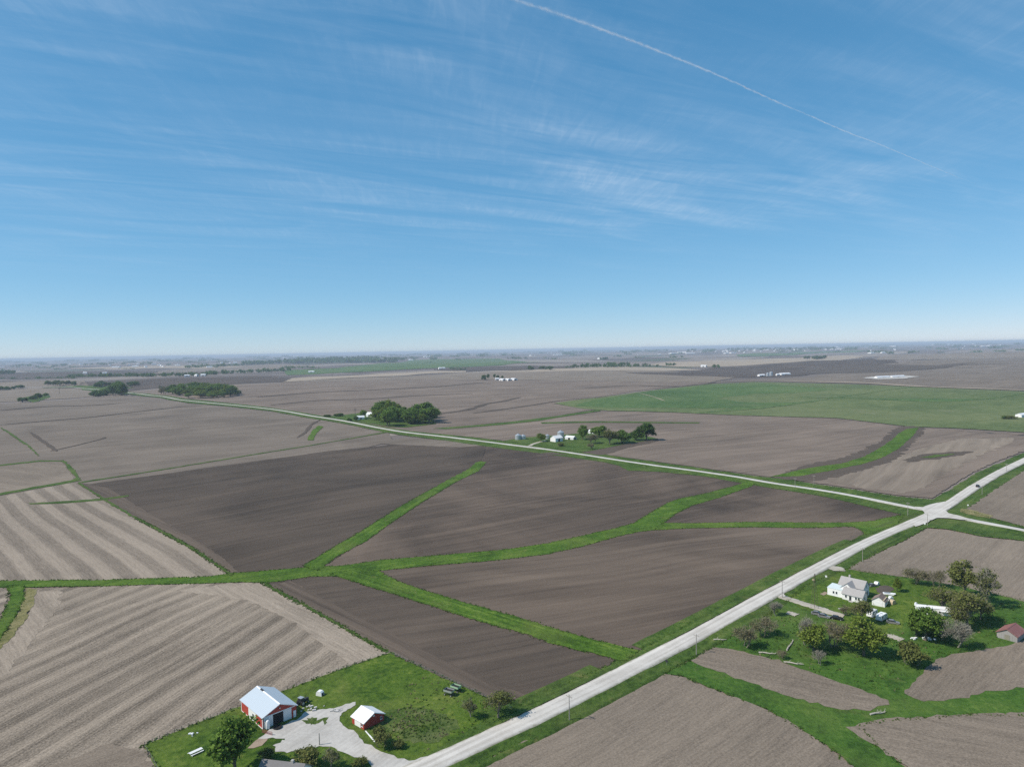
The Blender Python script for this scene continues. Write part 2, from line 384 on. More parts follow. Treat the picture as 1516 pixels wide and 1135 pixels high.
M['bark'] = plain('bark', (0.15, 0.12, 0.095), 0.9, 0.3, 3)
M['bark_grey'] = plain('bark_grey', (0.25, 0.235, 0.185), 0.9, 0.25, 3)
M['bark_brown'] = plain('bark_brown', (0.21, 0.185, 0.135), 0.9, 0.25, 3)

M['red_metal'] = plain('red_ribbed_metal', (0.40, 0.060, 0.045), 0.55, 0.12, 0.8, ribs=(0.6, 0))
M['red_metal_y'] = plain('red_ribbed_metal_gable', (0.36, 0.055, 0.042), 0.55, 0.12, 0.8, ribs=(0.6, 1))
M['white_metal'] = plain('white_ribbed_metal', (0.80, 0.80, 0.78), 0.5, 0.05, 0.8, ribs=(0.6, 0))
M['white_metal_y'] = plain('white_ribbed_metal_gable', (0.78, 0.78, 0.77), 0.5, 0.05, 0.8, ribs=(0.6, 1))
M['roof_metal'] = plain('pale_blue_metal_roof', (0.52, 0.585, 0.63), 0.42, 0.08, 0.5, 0.15, 0.4, ribs=(0.9, 0))
M['roof_white'] = plain('white_metal_roof', (0.80, 0.80, 0.79), 0.5, 0.05, 0.6, ribs=(0.7, 0))
M['trim'] = plain('white_trim', (0.80, 0.80, 0.79), 0.5, 0.04)
M['white_paint'] = plain('white_paint', (0.78, 0.775, 0.75), 0.6, 0.06, 1.0, dirt=(0.25, (0.45, 0.42, 0.36)))
M['white_clean'] = plain('white_clean', (0.82, 0.82, 0.81), 0.45, 0.04)
M['shingle'] = plain('grey_shingle', (0.20, 0.19, 0.185), 0.9, 0.22, 2.2)
M['shingle_brown'] = plain('brown_shingle', (0.235, 0.175, 0.150), 0.9, 0.2, 2.2)
M['shingle_light'] = plain('weathered_shingle', (0.36, 0.345, 0.33), 0.9, 0.2, 2.2)
M['pale_roof'] = plain('pale_mint_roof', (0.60, 0.68, 0.67), 0.5, 0.06)
M['rust_roof'] = plain('rusty_red_roof', (0.27, 0.120, 0.105), 0.7, 0.22, 0.9, ribs=(0.6, 0), dirt=(0.6, (0.36, 0.24, 0.20)))
M['grey_wood'] = plain('weathered_grey_boards', (0.33, 0.315, 0.30), 0.9, 0.25, 1.2)
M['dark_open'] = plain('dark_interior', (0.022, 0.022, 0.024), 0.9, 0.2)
M['glass'] = plain('dark_glass', (0.035, 0.042, 0.050), 0.12, 0.1, 1, 0.0, 0.6)
M['galv'] = plain('galvanised_steel', (0.52, 0.54, 0.55), 0.4, 0.12, 0.7, 0.5, 0.5)
M['concrete'] = plain('concrete', (0.42, 0.40, 0.37), 0.9, 0.15, 1.5)
M['rubber'] = plain('black_rubber', (0.018, 0.018, 0.018), 0.8, 0.2)
M['pole_wood'] = plain('pole_wood', (0.34, 0.31, 0.275), 0.9, 0.2, 2)
M['black_car'] = plain('black_car_paint', (0.012, 0.012, 0.014), 0.25, 0.1, 1, 0.0, 0.6)
M['grey_car'] = plain('grey_car_paint', (0.26, 0.25, 0.25), 0.4, 0.15, 1, 0.2, 0.5)
M['tan_paint'] = plain('tan_paint', (0.50, 0.40, 0.26), 0.6, 0.12)
M['green_paint'] = plain('pale_green_paint', (0.34, 0.50, 0.33), 0.5, 0.12)
M['red_paint'] = plain('dull_red_paint', (0.24, 0.06, 0.05), 0.7, 0.15)
M['dark_steel'] = plain('dark_steel', (0.045, 0.045, 0.05), 0.6, 0.2)
M['rubble'] = plain('pale_rubble', (0.58, 0.555, 0.52), 0.9, 0.15, 1.5)
M['log'] = plain('dead_log', (0.44, 0.40, 0.34), 0.9, 0.2, 2)
M['far_white'] = plain('far_white_wall', (0.80, 0.79, 0.77), 0.7, 0.05, 0.05)
M['far_roof'] = plain('far_metal_roof', (0.74, 0.75, 0.76), 0.55, 0.06, 0.05)
M['far_grey'] = plain('far_grey_roof', (0.34, 0.34, 0.35), 0.7, 0.1, 0.05)

# ------------------------------------------------------------------ object helpers
def mesh_obj(name, verts, faces, mat, parent=None, smooth_=False):
    me = bpy.data.meshes.new(name)
    me.from_pydata([tuple(map(float, v)) for v in verts], [], faces)
    me.materials.append(mat)
    if smooth_: me.polygons.foreach_set('use_smooth', [True]*len(me.polygons))
    me.update()
    o = bpy.data.objects.new(name, me); COL.objects.link(o)
    if parent is not None: o.parent = parent
    return o
def np_mesh(name, V, F, mat, parent=None):
    """fast mesh from arrays: V (n,3), F (m,k)"""
    me = bpy.data.meshes.new(name); k = F.shape[1]
    me.vertices.add(len(V)); me.vertices.foreach_set('co', V.astype(np.float32).ravel())
    me.loops.add(F.size); me.loops.foreach_set('vertex_index', F.astype(np.int32).ravel())
    me.polygons.add(len(F)); me.polygons.foreach_set('loop_start', np.arange(0, F.size, k, dtype=np.int32))
    me.polygons.foreach_set('loop_total', np.full(len(F), k, dtype=np.int32))
    me.update(calc_edges=True); me.materials.append(mat)
    if mat is None: return me
    o = bpy.data.objects.new(name, me); COL.objects.link(o)
    if parent is not None: o.parent = parent
    return o
def tag(o, label, cat=None, group=None, kind=None):
    o['label'] = label
    if cat: o['category'] = cat
    if group: o['group'] = group
    if kind: o['kind'] = kind
    return o
def empty(name, x, y, rz=0.0, z=None, label=None, cat=None, group=None):
    o = bpy.data.objects.new(name, None); COL.objects.link(o)
    o.location = (x, y, hz(x, y)+0.10 if z is None else z); o.rotation_euler = (0, 0, rz)
    o.empty_display_size = 0.5
    if label: tag(o, label, cat, group)
    return o
class MB:
    """collects simple solids into one mesh"""
    def __init__(s): s.v, s.f = [], []
    def add(s, vs, fs):
        b = len(s.v); s.v += [tuple(v) for v in vs]; s.f += [tuple(b+i for i in f) for f in fs]; return s
    def box(s, x0, x1, y0, y1, z0, z1):
        return s.add([(x0, y0, z0), (x1, y0, z0), (x1, y1, z0), (x0, y1, z0), (x0, y0, z1), (x1, y0, z1), (x1, y1, z1), (x0, y1, z1)],
                     [(0, 3, 2, 1), (4, 5, 6, 7), (0, 1, 5, 4), (1, 2, 6, 5), (2, 3, 7, 6), (3, 0, 4, 7)])
    def prism(s, prof, x0, x1):
        """profile in y,z swept along x"""
        n = len(prof)
        return s.add([(x0, y, z) for y, z in prof]+[(x1, y, z) for y, z in prof],
                     [tuple(range(n))[::-1], tuple(range(n, 2*n))]+[(i, (i+1) % n, n+(i+1) % n, n+i) for i in range(n)])
    def prism_y(s, prof, y0, y1):
        n = len(prof)
        return s.add([(x, y0, z) for x, z in prof]+[(x, y1, z) for x, z in prof],
                     [tuple(range(n)), tuple(range(n, 2*n))[::-1]]+[((i+1) % n, i, n+i, n+(i+1) % n) for i in range(n)])
    def tube(s, pts, rad, n=6, cap=True):
        base = len(s.v); pts = [Vector(p) for p in pts]
        for i, p in enumerate(pts):
            d = (pts[min(i+1, len(pts)-1)]-pts[max(i-1, 0)]).normalized()
            a = d.orthogonal().normalized(); c = d.cross(a)
            r = rad[i] if isinstance(rad, (list, tuple)) else rad
            for k in range(n):
                t = 2*math.pi*k/n; s.v.append(tuple(p+a*(r*math.cos(t))+c*(r*math.sin(t))))
        for i in range(len(pts)-1):
            for k in range(n):
                a, b2 = base+i*n+k, base+i*n+(k+1) % n
                s.f.append((a, b2, b2+n, a+n))
        if cap:
            s.f.append(tuple(base+k for k in range(n))[::-1]); s.f.append(tuple(base+(len(pts)-1)*n+k for k in range(n)))
        return s
    def lathe(s, prof, n=16, cx=0, cy=0):
        base = len(s.v)
        for r, z in prof:
            for k in range(n):
                t = 2*math.pi*k/n; s.v.append((cx+r*math.cos(t), cy+r*math.sin(t), z))
        for i in range(len(prof)-1):
            for k in range(n):
                a, b2 = base+i*n+k, base+i*n+(k+1) % n
                s.f.append((a, b2, b2+n, a+n))
        s.f.append(tuple(base+k for k in range(n))[::-1]); s.f.append(tuple(base+(len(prof)-1)*n+k for k in range(n)))
        return s
    def build(s, name, mat, parent=None, sm=False): return mesh_obj(name, s.v, s.f, mat, parent, sm)
def copy_tree(o, parent=None):
    c = o.copy(); COL.objects.link(c)
    if parent is not None: c.parent = parent
    for ch in o.children: copy_tree(ch, c)
    return c

# ------------------------------------------------------------------ ground sheets
def resample(poly, closed=True, step=None, jit=0.0, seed=0, factor=0.006, smin=2.0):
    """walk a world outline in short steps and roughen it"""
    rs = random.Random(seed); out = []; n = len(poly)
    for i in range(n if closed else n-1):
        a, b = np.array(poly[i]), np.array(poly[(i+1) % n])
        L = np.linalg.norm(b-a); r = np.linalg.norm((a+b)/2)
        st = step or max(smin, r*factor)
        k = max(1, min(120, int(L/st))); nrm = np.array([-(b-a)[1], (b-a)[0]])/max(L, 1e-6)
        for j in range(k):
            p = a+(b-a)*j/k
            if jit: p = p+nrm*rs.gauss(0, jit)*(1+r/900)
            out.append((float(p[0]), float(p[1])))
    if not closed: out.append(tuple(map(float, poly[-1])))
    return out
def spline(pts, k=6):
    """Catmull-Rom through points (open)"""
    P = [np.array(p, float) for p in pts]; P = [2*P[0]-P[1]]+P+[2*P[-1]-P[-2]]; out = []
    for i in range(1, len(P)-2):
        for j in range(k):
            t = j/k; a, b, c, d = P[i-1], P[i], P[i+1], P[i+2]
            out.append(0.5*((2*b)+(c-a)*t+(2*a-5*b+4*c-d)*t*t+(-a+3*b-3*c+d)*t**3))
    out.append(P[-2]); return [tuple(map(float, p)) for p in out]
def sheet(name, poly, mat, k, cell=None, kind='structure', label=None, base=0.0):
    """a polygon on the ground, cut to follow the terrain, k layers up"""
    bm = bmesh.new()
    vs = [bm.verts.new((x, y, 0)) for x, y in poly]
    try: f = bm.faces.new(vs)
    except ValueError: bm.free(); return None
    bmesh.ops.triangulate(bm, faces=[f])
    P = np.array(poly); mn, mx = P.min(0), P.max(0); rr = np.hypot(P[:, 0], P[:, 1])
    c = cell or max(12.0, rr.min()*0.022)
    c = max(c, (mx-mn).max()/70)
    for ax in (0, 1):
        v = math.floor(mn[ax]/c)*c+c
        while v < mx[ax]:
            co = [0, 0, 0]; co[ax] = v; no = [0, 0, 0]; no[ax] = 1
            bmesh.ops.bisect_plane(bm, geom=bm.verts[:]+bm.edges[:]+bm.faces[:], plane_co=co, plane_no=no, dist=1e-4)
            v += c
    bmesh.ops.recalc_face_normals(bm, faces=bm.faces[:])
    bm.verts.ensure_lookup_table()
    X = np.array([v.co[:2] for v in bm.verts]); Z = Hf(X[:, 0], X[:, 1])+off(np.hypot(X[:, 0], X[:, 1]), k)+base
    for v, z in zip(bm.verts, Z): v.co.z = z
    if sum(fc.normal.z*fc.calc_area() for fc in bm.faces) < 0: bmesh.ops.reverse_faces(bm, faces=bm.faces[:])
    me = bpy.data.meshes.new(name); bm.to_mesh(me); bm.free(); me.materials.append(mat)
    me.polygons.foreach_set('use_smooth', [True]*len(me.polygons))
    o = bpy.data.objects.new(name, me); COL.objects.link(o); o['kind'] = kind
    if label: o['label'] = label
    return o
_seed = [100]
def area(name, px, mat, k, jit=0.35, label=None, curve=False, **kw):
    """a piece of ground outlined in the photo"""
    px = [(x, y if y < 1180 else 1180+(y-1180)*7) for x, y in px]         # fields run on past the near edge
    w = [tuple(p) for p in G(px)]
    if curve: w = spline(w+[w[0]], 4)[:-1]
    _seed[0] += 1
    w2 = resample(w, True, None, jit, _seed[0])
    return sheet(name, w2, M[mat], k, label=label, **kw), w
EDGES = []                                              # outlines that get a fringe of taller grass
def green(name, px, mat, k, jit=0.26, label=None, fringe=1.0, **kw):
    o, w = area(name, px, mat, k, jit, label, **kw)
    if fringe: EDGES.append((w, fringe))
    return o, w

# the ground itself, one sheet to the horizon
ang = np.concatenate([np.radians(np.arange(-52, 52.01, 0.3)), np.radians(np.arange(55, 306, 4.0))])
rad = np.concatenate([[0.0], np.exp(np.linspace(math.log(25), math.log(62000), 400))])
A, B = np.meshgrid(ang, rad); X, Y = (B*np.sin(A)), (B*np.cos(A))
V = np.stack([X.ravel(), Y.ravel(), Hf(X.ravel(), Y.ravel())-0.2-1e-4*B.ravel()], 1)
na = len(ang); ii, jj = np.meshgrid(np.arange(len(rad)-1), np.arange(na), indexing='ij'); j2 = (jj+1) % na
F = np.stack([ii*na+jj, (ii+1)*na+jj, (ii+1)*na+j2, ii*na+j2], -1).reshape(-1, 4)[:, ::-1]
ground = np_mesh('ground', V, F, M['far_ground']); ground['kind'] = 'structure'
ground['label'] = 'wide flat farmland plain running to the hazy horizon'
ground.data.polygons.foreach_set('use_smooth', [True]*len(ground.data.polygons))

# open stubble all round, below and beside what the picture shows
gx, gy = np.meshgrid(np.arange(-700, 901, 12.0), np.arange(-300, 640, 12.0), indexing='ij'); q = np.hypot(gx.ravel(), gy.ravel())
nx_, ny_ = gx.shape; ii, jj = np.meshgrid(np.arange(nx_-1), np.arange(ny_-1), indexing='ij')
nf = np_mesh('field', np.stack([gx.ravel(), gy.ravel(), Hf(gx.ravel(), gy.ravel())-0.12-0.3*smooth(450, 640, q)], 1), np.stack([ii*ny_+jj, (ii+1)*ny_+jj, (ii+1)*ny_+jj+1, ii*ny_+jj+1], -1).reshape(-1, 4), M['tan_soil'])
nf['kind'] = 'structure'; nf['label'] = 'tan stubble ground around and under the nearer fields'

# --- wide middle-distance fields
area('field', [(-60, 762), (0, 745), (110, 716), (260, 706), (430, 690), (582, 652), (575, 640), (470, 622), (400, 609), (330, 602), (277, 597), (237, 590), (185, 585), (100, 592), (0, 598), (-60, 604)], 'grey_soil', 1, label='grey brown worked field left of the far gravel road')
area('field', [(-60, 600), (0, 595), (100, 590), (190, 582), (150, 577), (80, 574), (0, 577), (-60, 580)], 'tan_soil', 1, label='tan field in front of the small left grove')
area('field', [(-80, 576), (0, 573), (75, 572), (130, 571), (125, 563), (60, 563), (0, 566), (-80, 569)], 'tan_soil', 1, label='tan strip of field behind the roadside hedge')
area('field', [(115, 574), (180, 580), (240, 574), (340, 569), (440, 565), (430, 561), (400, 557), (300, 559), (220, 561), (120, 566)], 'dark_soil_far', 1, label='dark soil field behind the long wood')
area('field', [(188, 580), (240, 586), (400, 604), (470, 615), (575, 634), (640, 632), (760, 624), (826, 616), (880, 606), (820, 598), (940, 579), (1050, 567), (1000, 564), (860, 563), (720, 560), (600, 560), (470, 563), (400, 568), (300, 571), (230, 577)], 'pink_soil', 1, label='broad brown field behind the far gravel road')
area('field', [(430, 563), (500, 561), (600, 557), (690, 552), (820, 547), (940, 546), (1050, 552), (1110, 557), (1050, 566), (900, 564), (720, 562), (600, 562), (470, 565)], 'tan_soil', 1.6, label='tan stubble field around the white livestock sheds')
area('field', [(925, 552), (1000, 551), (1050, 545), (1110, 542), (1180, 537), (1290, 530), (1330, 537), (1240, 547), (1190, 556), (1110, 559), (1050, 557), (980, 555)], 'dark_soil_far', 2, label='dark soil field in front of the tan ridge on the right')
area('field', [(1040, 567), (1110, 562), (1190, 559), (1260, 546), (1340, 536), (1420, 530), (1516, 527), (1640, 524), (1640, 590), (1516, 578), (1400, 573), (1250, 567), (1116, 564)], 'grey_soil', 1.4, label='grey brown field around the long white barns')
area('field', [(1040, 534), (1110, 532), (1180, 530), (1260, 526), (1280, 529), (1190, 535), (1120, 540), (1060, 543), (1000, 543), (960, 540)], 'pale_strip', 1.6, label='pale tan ridge field on the right horizon')
area('field', [(690, 552), (780, 549), (850, 545), (930, 543), (1000, 545), (1040, 548), (960, 549), (860, 549), (760, 551)], 'pale_strip', 2.2, label='pale tan strip in front of the distant tree line')
area('field', [(418, 566), (432, 560), (470, 557.5), (520, 556), (580, 552.5), (640, 549.5), (690, 549), (690, 551), (620, 554), (540, 558.5), (470, 562)], 'pale_strip', 2.4, label='pale eroded strip left of the white farm')
area('field', [(640, 547), (700, 543), (790, 541), (850, 542), (850, 545), (760, 548), (690, 549)], 'dark_soil_far', 2, label='narrow dark field under the green ridge')
area('field', [(420, 548), (500, 545), (560, 538), (640, 531), (740, 531), (800, 536), (740, 541), (640, 545), (560, 549), (480, 553), (425, 555)], 'winter_crop_rich', 1.5, jit=0, label='distant green crop field on the ridge')
area('field', [(-60, 562), (0, 561), (120, 558), (220, 556), (330, 552), (330, 548), (220, 551), (100, 552), (0, 552), (-60, 553)], 'dark_soil_far', 1.2, label='dark bluish field strip on the left horizon')
area('field', [(100, 545), (170, 543), (290, 541), (360, 543), (300, 546), (180, 547)], 'pale_strip', 1.6, label='pale strip near the left horizon')
area('field', [(225, 553), (330, 550), (420, 545), (460, 541), (400, 539), (320, 544), (240, 549)], 'tan_soil', 1.3, label='tan field between the two distant tree lines')
area('field', [(1090, 525), (1180, 521), (1290, 518.5), (1270, 521), (1180, 525), (1100, 528)], 'winter_crop_rich', 1.6, jit=0, label='dark green strip in front of the distant town')
area('field', [(1285, 538), (1400, 531), (1516, 527), (1600, 525), (1600, 521), (1480, 522), (1380, 524), (1300, 529)], 'tan_soil_cross', 1.8, label='tan field under the right horizon')
area('field', [(1190, 545), (1290, 540), (1390, 541), (1450, 536), (1400, 545), (1290, 552), (1210, 553)], 'swale_soil', 2.4, label='darker wet soil behind the long white barns')

# green crop field
gc, _ = area('green_crop_field', [(820, 597), (890, 588), (960, 578.5), (1050, 568.5), (1116, 565.5), (1180, 567), (1260, 569), (1335, 572), (1459, 577.5), (1516, 580), (1640, 587), (1640, 652), (1516, 640), (1419, 634), (1345, 631.5), (1240, 619), (1116, 615.5), (1000, 610.5), (900, 608), (862, 605)], 'winter_crop', 2.6, label='large green crop field on the right')
area('green_crop_field', [(880, 592), (960, 580), (1050, 570), (1130, 568), (1180, 572), (1240, 577), (1180, 582), (1120, 583), (1060, 590), (1100, 596), (1190, 596), (1130, 606), (1000, 604), (900, 604), (850, 601)], 'winter_crop_rich', 3.4, jit=1.2, label='deeper green left part of the crop field')
for i, ln in enumerate(([(1030, 612), (1130, 604), (1220, 592), (1300, 580), (1350, 573)], [(1180, 588), (1270, 590), (1380, 595), (1470, 590), (1516, 583)])):
    w = G(ln); w = spline(w, 5); L = [(p[0]-4, p[1]-6) for p in w]+[(p[0]+4, p[1]+6) for p in w][::-1]
    sheet('green_crop_field', resample(L, True, None, 0.8, i), M['winter_crop_rich'], 4.0, label='dark green swale line crossing the crop field')

# fields behind the side road on the right
area('field', [(575, 634), (640, 632), (760, 625), (830, 617), (890, 609), (1000, 611), (1116, 616), (1240, 620), (1345, 633), (1419, 636), (1516, 642), (1640, 655), (1640, 640), (1640, 615), (1516, 668), (1490, 677), (1440, 699), (1380, 737), (1327, 733), (1208, 715), (1163, 708), (1116, 703), (1050, 694), (930, 678), (800, 659), (700, 647), (620, 640)], 'pink_soil', 2.2, label='pinkish brown worked field behind the side road')
area('field', [(1225, 712), (1290, 690), (1350, 668), (1420, 650), (1500, 648), (1500, 654), (1440, 680), (1370, 720), (1340, 730), (1280, 724)], 'pale_rows', 3.0, jit=1, label='paler striped field left of the road beyond the junction')
area('field', [(1145, 708), (1190, 690), (1250, 676), (1300, 655), (1330, 633), (1368, 634), (1352, 655), (1330, 676), (1300, 690), (1250, 704), (1200, 712)], 'swale_soil', 3.4, jit=1.0, curve=True, label='dark damp soil flanking the far grassed waterway')
green('grass_waterway', [(1140, 706), (1195, 693.5), (1248, 686), (1280, 676), (1301, 664), (1319, 653), (1332, 641), (1342, 635), (1360, 633.5), (1356, 640), (1346, 651), (1327, 667), (1301, 680), (1274, 688), (1235, 696), (1182, 705.5)], 'waterway', 4.2, label='curved grassed waterway beyond the side road')
area('field', [(1338, 680), (1372, 672), (1420, 669), (1442, 669), (1418, 675), (1375, 681), (1345, 684)], 'swale_soil', 3.6, jit=0.8, curve=True, label='dark patch of damp soil beyond the side road')
green('grass_patch', [(1364, 677.5), (1385, 673.8), (1418, 671.8), (1400, 675.2), (1378, 678.5)], 'verge', 4.4, label='small green streak in the field beyond the side road', fringe=0)
area('field', [(790, 672), (840, 667), (900, 657), (960, 650), (975, 653), (930, 663), (900, 672), (860, 674)], 'swale_soil', 3.0, curve=True, label='dark soil beside the middle farmstead')
green('grass_strip', [(640, 634.5), (700, 630), (762, 624), (826, 616), (870, 609), (886, 606.5), (889, 608.5), (862, 613), (800, 623), (740, 629.5), (660, 635.5)], 'verge', 4.0, label='thin green strip running up to the crop field', fringe=0)
green('grass_strip', [(800, 625.5), (880, 623.8), (960, 624.6), (1036, 625.5), (1034, 627), (960, 626.6), (880, 626), (802, 627.6)], 'verge', 4.0, label='thin dark grass strip behind the middle farmstead', fringe=0)
area('field', [(560, 657), (600, 648), (660, 652), (720, 659), (680, 662)], 'grey_soil', 1.8, label='grey field corner')

# damp drainage lines winding through the middle-distance fields
def swale(line, width, mat, label, k=3.0, seed=0):
    c = np.array(resample(spline(G(line), 5), False)); t = np.gradient(c, axis=0); t /= np.linalg.norm(t, axis=1, keepdims=True)+1e-9
    nr = np.stack([-t[:, 1], t[:, 0]], 1); rs = np.random.default_rng(seed); n = len(c)
    wv = width*np.clip(np.minimum(np.arange(n)+1, n-np.arange(n))/4.0, 0.1, 1)*(0.75+0.5*np.abs(np.sin(np.arange(n)*0.31+seed)))*0.5
    poly = [tuple(p) for p in c+nr*(wv+rs.normal(0, width*0.06, n))[:, None]]+[tuple(p) for p in (c-nr*(wv+rs.normal(0, width*0.06, n))[:, None])[::-1]]
    sheet('drainage_line', poly, M[mat], k, label=label)
for i, (ln, wd, mt, lb) in enumerate((
    ([(-10, 630), (60, 624), (130, 618), (200, 610), (262, 603), (300, 601)], 9, 'swale_soil', 'dark drainage line curving across the left grey field'),
    ([(0, 608), (70, 602), (140, 600), (190, 596)], 12, 'swale_soil', 'faint dark line below the small left grove'),
    ([(45, 640), (66, 655), (84, 668)], 5, 'swale_soil', 'dark damp streak at the left field corner'),
    ([(75, 668), (110, 660), (150, 650), (156, 647)], 4, 'swale_soil', 'thin dark gully in the left grey field'),
    ([(440, 648), (452, 640), (462, 628), (474, 622)], 5, 'swale_soil', 'dark damp soil along the short green gully'),
    ([(380, 588), (470, 581), (560, 577), (640, 573), (720, 566)], 16, 'swale_soil', 'long dark line across the broad brown field'),
    ([(400, 600), (470, 593), (540, 591), (620, 586), (700, 583)], 10, 'swale_soil', 'second dark line across the broad brown field'),
    ([(640, 614), (690, 607), (720, 598), (745, 594), (770, 588)], 14, 'swale_soil', 'dark branching gully right of the roadside grove'),
    ([(700, 612), (780, 601), (840, 592), (900, 588)], 10, 'swale_soil', 'dark edge line left of the green crop field'),
    ([(860, 575), (930, 571), (1010, 572), (1060, 566)], 12, 'swale_soil', 'dark line above the green crop field'),
    ([(1250, 546), (1330, 549), (1420, 541), (1500, 538)], 16, 'swale_soil', 'dark line behind the long white barns'),
    ([(1155, 564.5), (1250, 566), (1335, 570.5), (1430, 574.5), (1530, 578.5)], 26, 'pale_strip', 'pale edge strip behind the green crop field'),
    ([(945, 582), (965, 587), (985, 594)], 3, 'pale_strip', 'thin pale track in the green crop field'))):
    swale(ln, wd, mt, lb, 4.2 if i > 11 else 3.2, i)

# --- the big dark field in the middle
area('dark_field', [(114, 715), (132, 716.5), (232, 703), (304, 692.5), (400, 680), (486, 667.5), (565, 660), (620, 650), (720, 658), (712, 690), (640, 730), (560, 785), (475, 842), (400, 853), (345, 852), (285, 812), (200, 766)], 'dark_soil', 1.6, jit=0.3, label='darkest worked field left of the straight grass spur')
area('dark_field', [(720, 658), (712, 690), (640, 730), (560, 785), (475, 842), (565, 838), (760, 819), (866, 800), (930, 782), (985, 755), (1060, 733), (1114, 715), (1050, 704), (930, 688), (880, 679), (800, 668)], 'dark_soil_mid', 1.6, jit=0.3, label='brown worked field between the grass spur and the main waterway')
area('dark_field', [(500, 850), (565, 838), (760, 819), (866, 800), (930, 786), (980, 779), (1116, 777), (1270, 778), (1288, 786), (1195, 832), (1103, 876), (1024, 922), (945, 963), (930, 968), (780, 928), (640, 889), (540, 856)], 'dark_soil_light', 1.6, jit=0.3, label='brown worked field between the main waterway and the road')
area('dark_field', [(390, 864), (400, 856), (500, 848), (540, 858), (640, 889), (780, 928), (932, 970), (911, 979), (880, 996), (830, 1014), (780, 1040), (760, 1052), (700, 1025), (575, 967), (470, 908)], 'dark_soil_low', 1.6, jit=0.3, label='dark worked field below the mown waterway')
area('dark_field', [(975, 780), (985, 765), (1060, 733), (1114, 715), (1170, 724), (1243, 736), (1338, 761), (1285, 780), (1116, 777)], 'dark_soil_mid', 1.8, jit=0.3, label='dark worked wedge of field below the side road')
area('dark_field', [(116, 716), (160, 722), (232, 766), (330, 826), (352, 846), (342, 852), (285, 812), (200, 766)], 'headland', 2.2, jit=0.2, label='headland passes along the left edge of the dark field')
area('dark_field', [(400, 866), (430, 860), (520, 908), (620, 958), (720, 1008), (790, 1032), (762, 1051), (700, 1024), (575, 966), (470, 907)], 'headland', 2.2, jit=0.2, label='headland passes along the lower edge of the dark field')
area('dark_field', [(920, 975), (960, 950), (1024, 914), (1103, 868), (1195, 824), (1275, 787), (1285, 789), (1195, 833), (1103, 877), (1024, 923), (950, 961)], 'headland', 2.3, jit=0.25, label='paler field edge along the road ditch')

# --- left fields
area('field', [(-60, 752), (0, 736), (105, 714), (114, 715), (200, 767), (285, 813), (345, 852), (312, 856), (160, 861), (0, 862), (-60, 863)], 'stripe_stubble', 1.8, jit=0.3, label='tan and grey striped stubble field on the left')
area('field', [(-60, 700), (0, 690), (50, 684), (90, 683), (105, 700), (112, 712), (60, 719), (0, 730), (-60, 742)], 'tan_soil_cross', 1.8, jit=0.4, label='tan field corner at the left edge')
area('field', [(-60, 866), (30, 868), (12, 880), (5, 905), (-60, 960)], 'stubble', 1.6, label='stubble corner at the far left edge')
area('field', [(-60, 990), (0, 960), (40, 915), (55, 873), (160, 867), (312, 863), (390, 861), (470, 906), (575, 966), (212, 1103), (240, 1150), (260, 1200), (-90, 1200)], 'stubble', 1.6, jit=0.3, label='big pale corn stubble field at the lower left')
area('field', [(330, 866), (390, 863), (470, 907), (572, 966), (520, 984), (440, 925), (370, 890), (310, 880), (250, 874)], 'stubble_pale', 2.2, jit=0.6, label='pale headland of the stubble field')
area('field', [(54, 874), (92, 876), (84, 900), (60, 935), (20, 985), (-40, 1040), (-60, 1000), (0, 962), (38, 917)], 'stubble_pale', 2.2, jit=0.6, label='pale curved headland along the left waterway')
area('field', [(205, 1106), (150, 1105), (60, 1140), (40, 1200), (260, 1200), (236, 1150)], 'tan_soil', 2.1, jit=0.6, label='pale field corner beside the barn yard')

# --- waterways in the dark field
LOW = [(396, 862.5), (420, 860), (459, 853.5), (496, 852)]
green('grass_waterway', [(-40, 860), (0, 859.6), (158, 858.6), (312, 853.5), (341, 848.5), (380, 846), (449, 840), (507, 837.5), (565, 829), (644, 822.5), (724, 816), (760, 812), (813, 804), (866, 792), (908, 783), (940, 774), (961, 760.5), (990, 743.5), (1008, 738), (1051, 729), (1096, 717), (1111, 711), (1117, 716), (1112, 720), (1064, 737), (1024, 748.6), (998, 762), (985, 772), (975, 784), (940, 788), (908, 796), (866, 808), (813, 820), (760, 826.5), (724, 830.5), (644, 836.6), (562, 845), (500, 853), (459, 853.5), (420, 860), (396, 862.5), (350, 862), (312, 863.5), (158, 867.5), (0, 870), (-40, 870)], 'waterway', 3.0, label='main grassed waterway winding across the dark field')
green('grass_waterway', [(448, 838), (538.6, 784), (604.7, 743), (644, 721), (694.6, 694), (704, 685), (712, 683), (719.5, 684.5), (709, 697), (676, 713), (634, 738), (583.6, 771), (538.6, 803), (499, 824), (481.8, 837), (470, 845)], 'waterway_spur', 3.6, label='straight grass spur climbing into the dark field')
green('grass_waterway', [(490, 850), (530, 843), (562, 846), (591.5, 862), (644, 879), (697, 895), (750, 909), (800, 924), (839, 936), (879, 947), (924, 958.7), (946, 963), (930, 978), (911, 977), (893, 971), (855, 962.6), (812.6, 951), (780, 939), (750, 931), (697, 916), (644, 899), (591.5, 882), (538.6, 866), (505, 855)], 'waterway_mown', 4.2, label='mown grass waterway running down to the road')
green('grass_waterway', [(982, 774), (1024, 775), (1116, 773), (1169, 773.5), (1248, 774), (1288, 772), (1338, 762), (1330, 775), (1282, 792), (1272, 783), (1264, 780), (1195, 781.5), (1116, 780.5), (1024, 782), (968, 785)], 'waterway_cross', 3.6, label='narrow grass waterway branching towards the junction')
green('grass_strip', [(42, 745), (90, 742.5), (150, 738), (190, 733), (190, 735), (150, 741), (90, 745.5), (44, 747)], 'verge', 3.0, label='thin grass strip across the striped stubble', fringe=0.6)
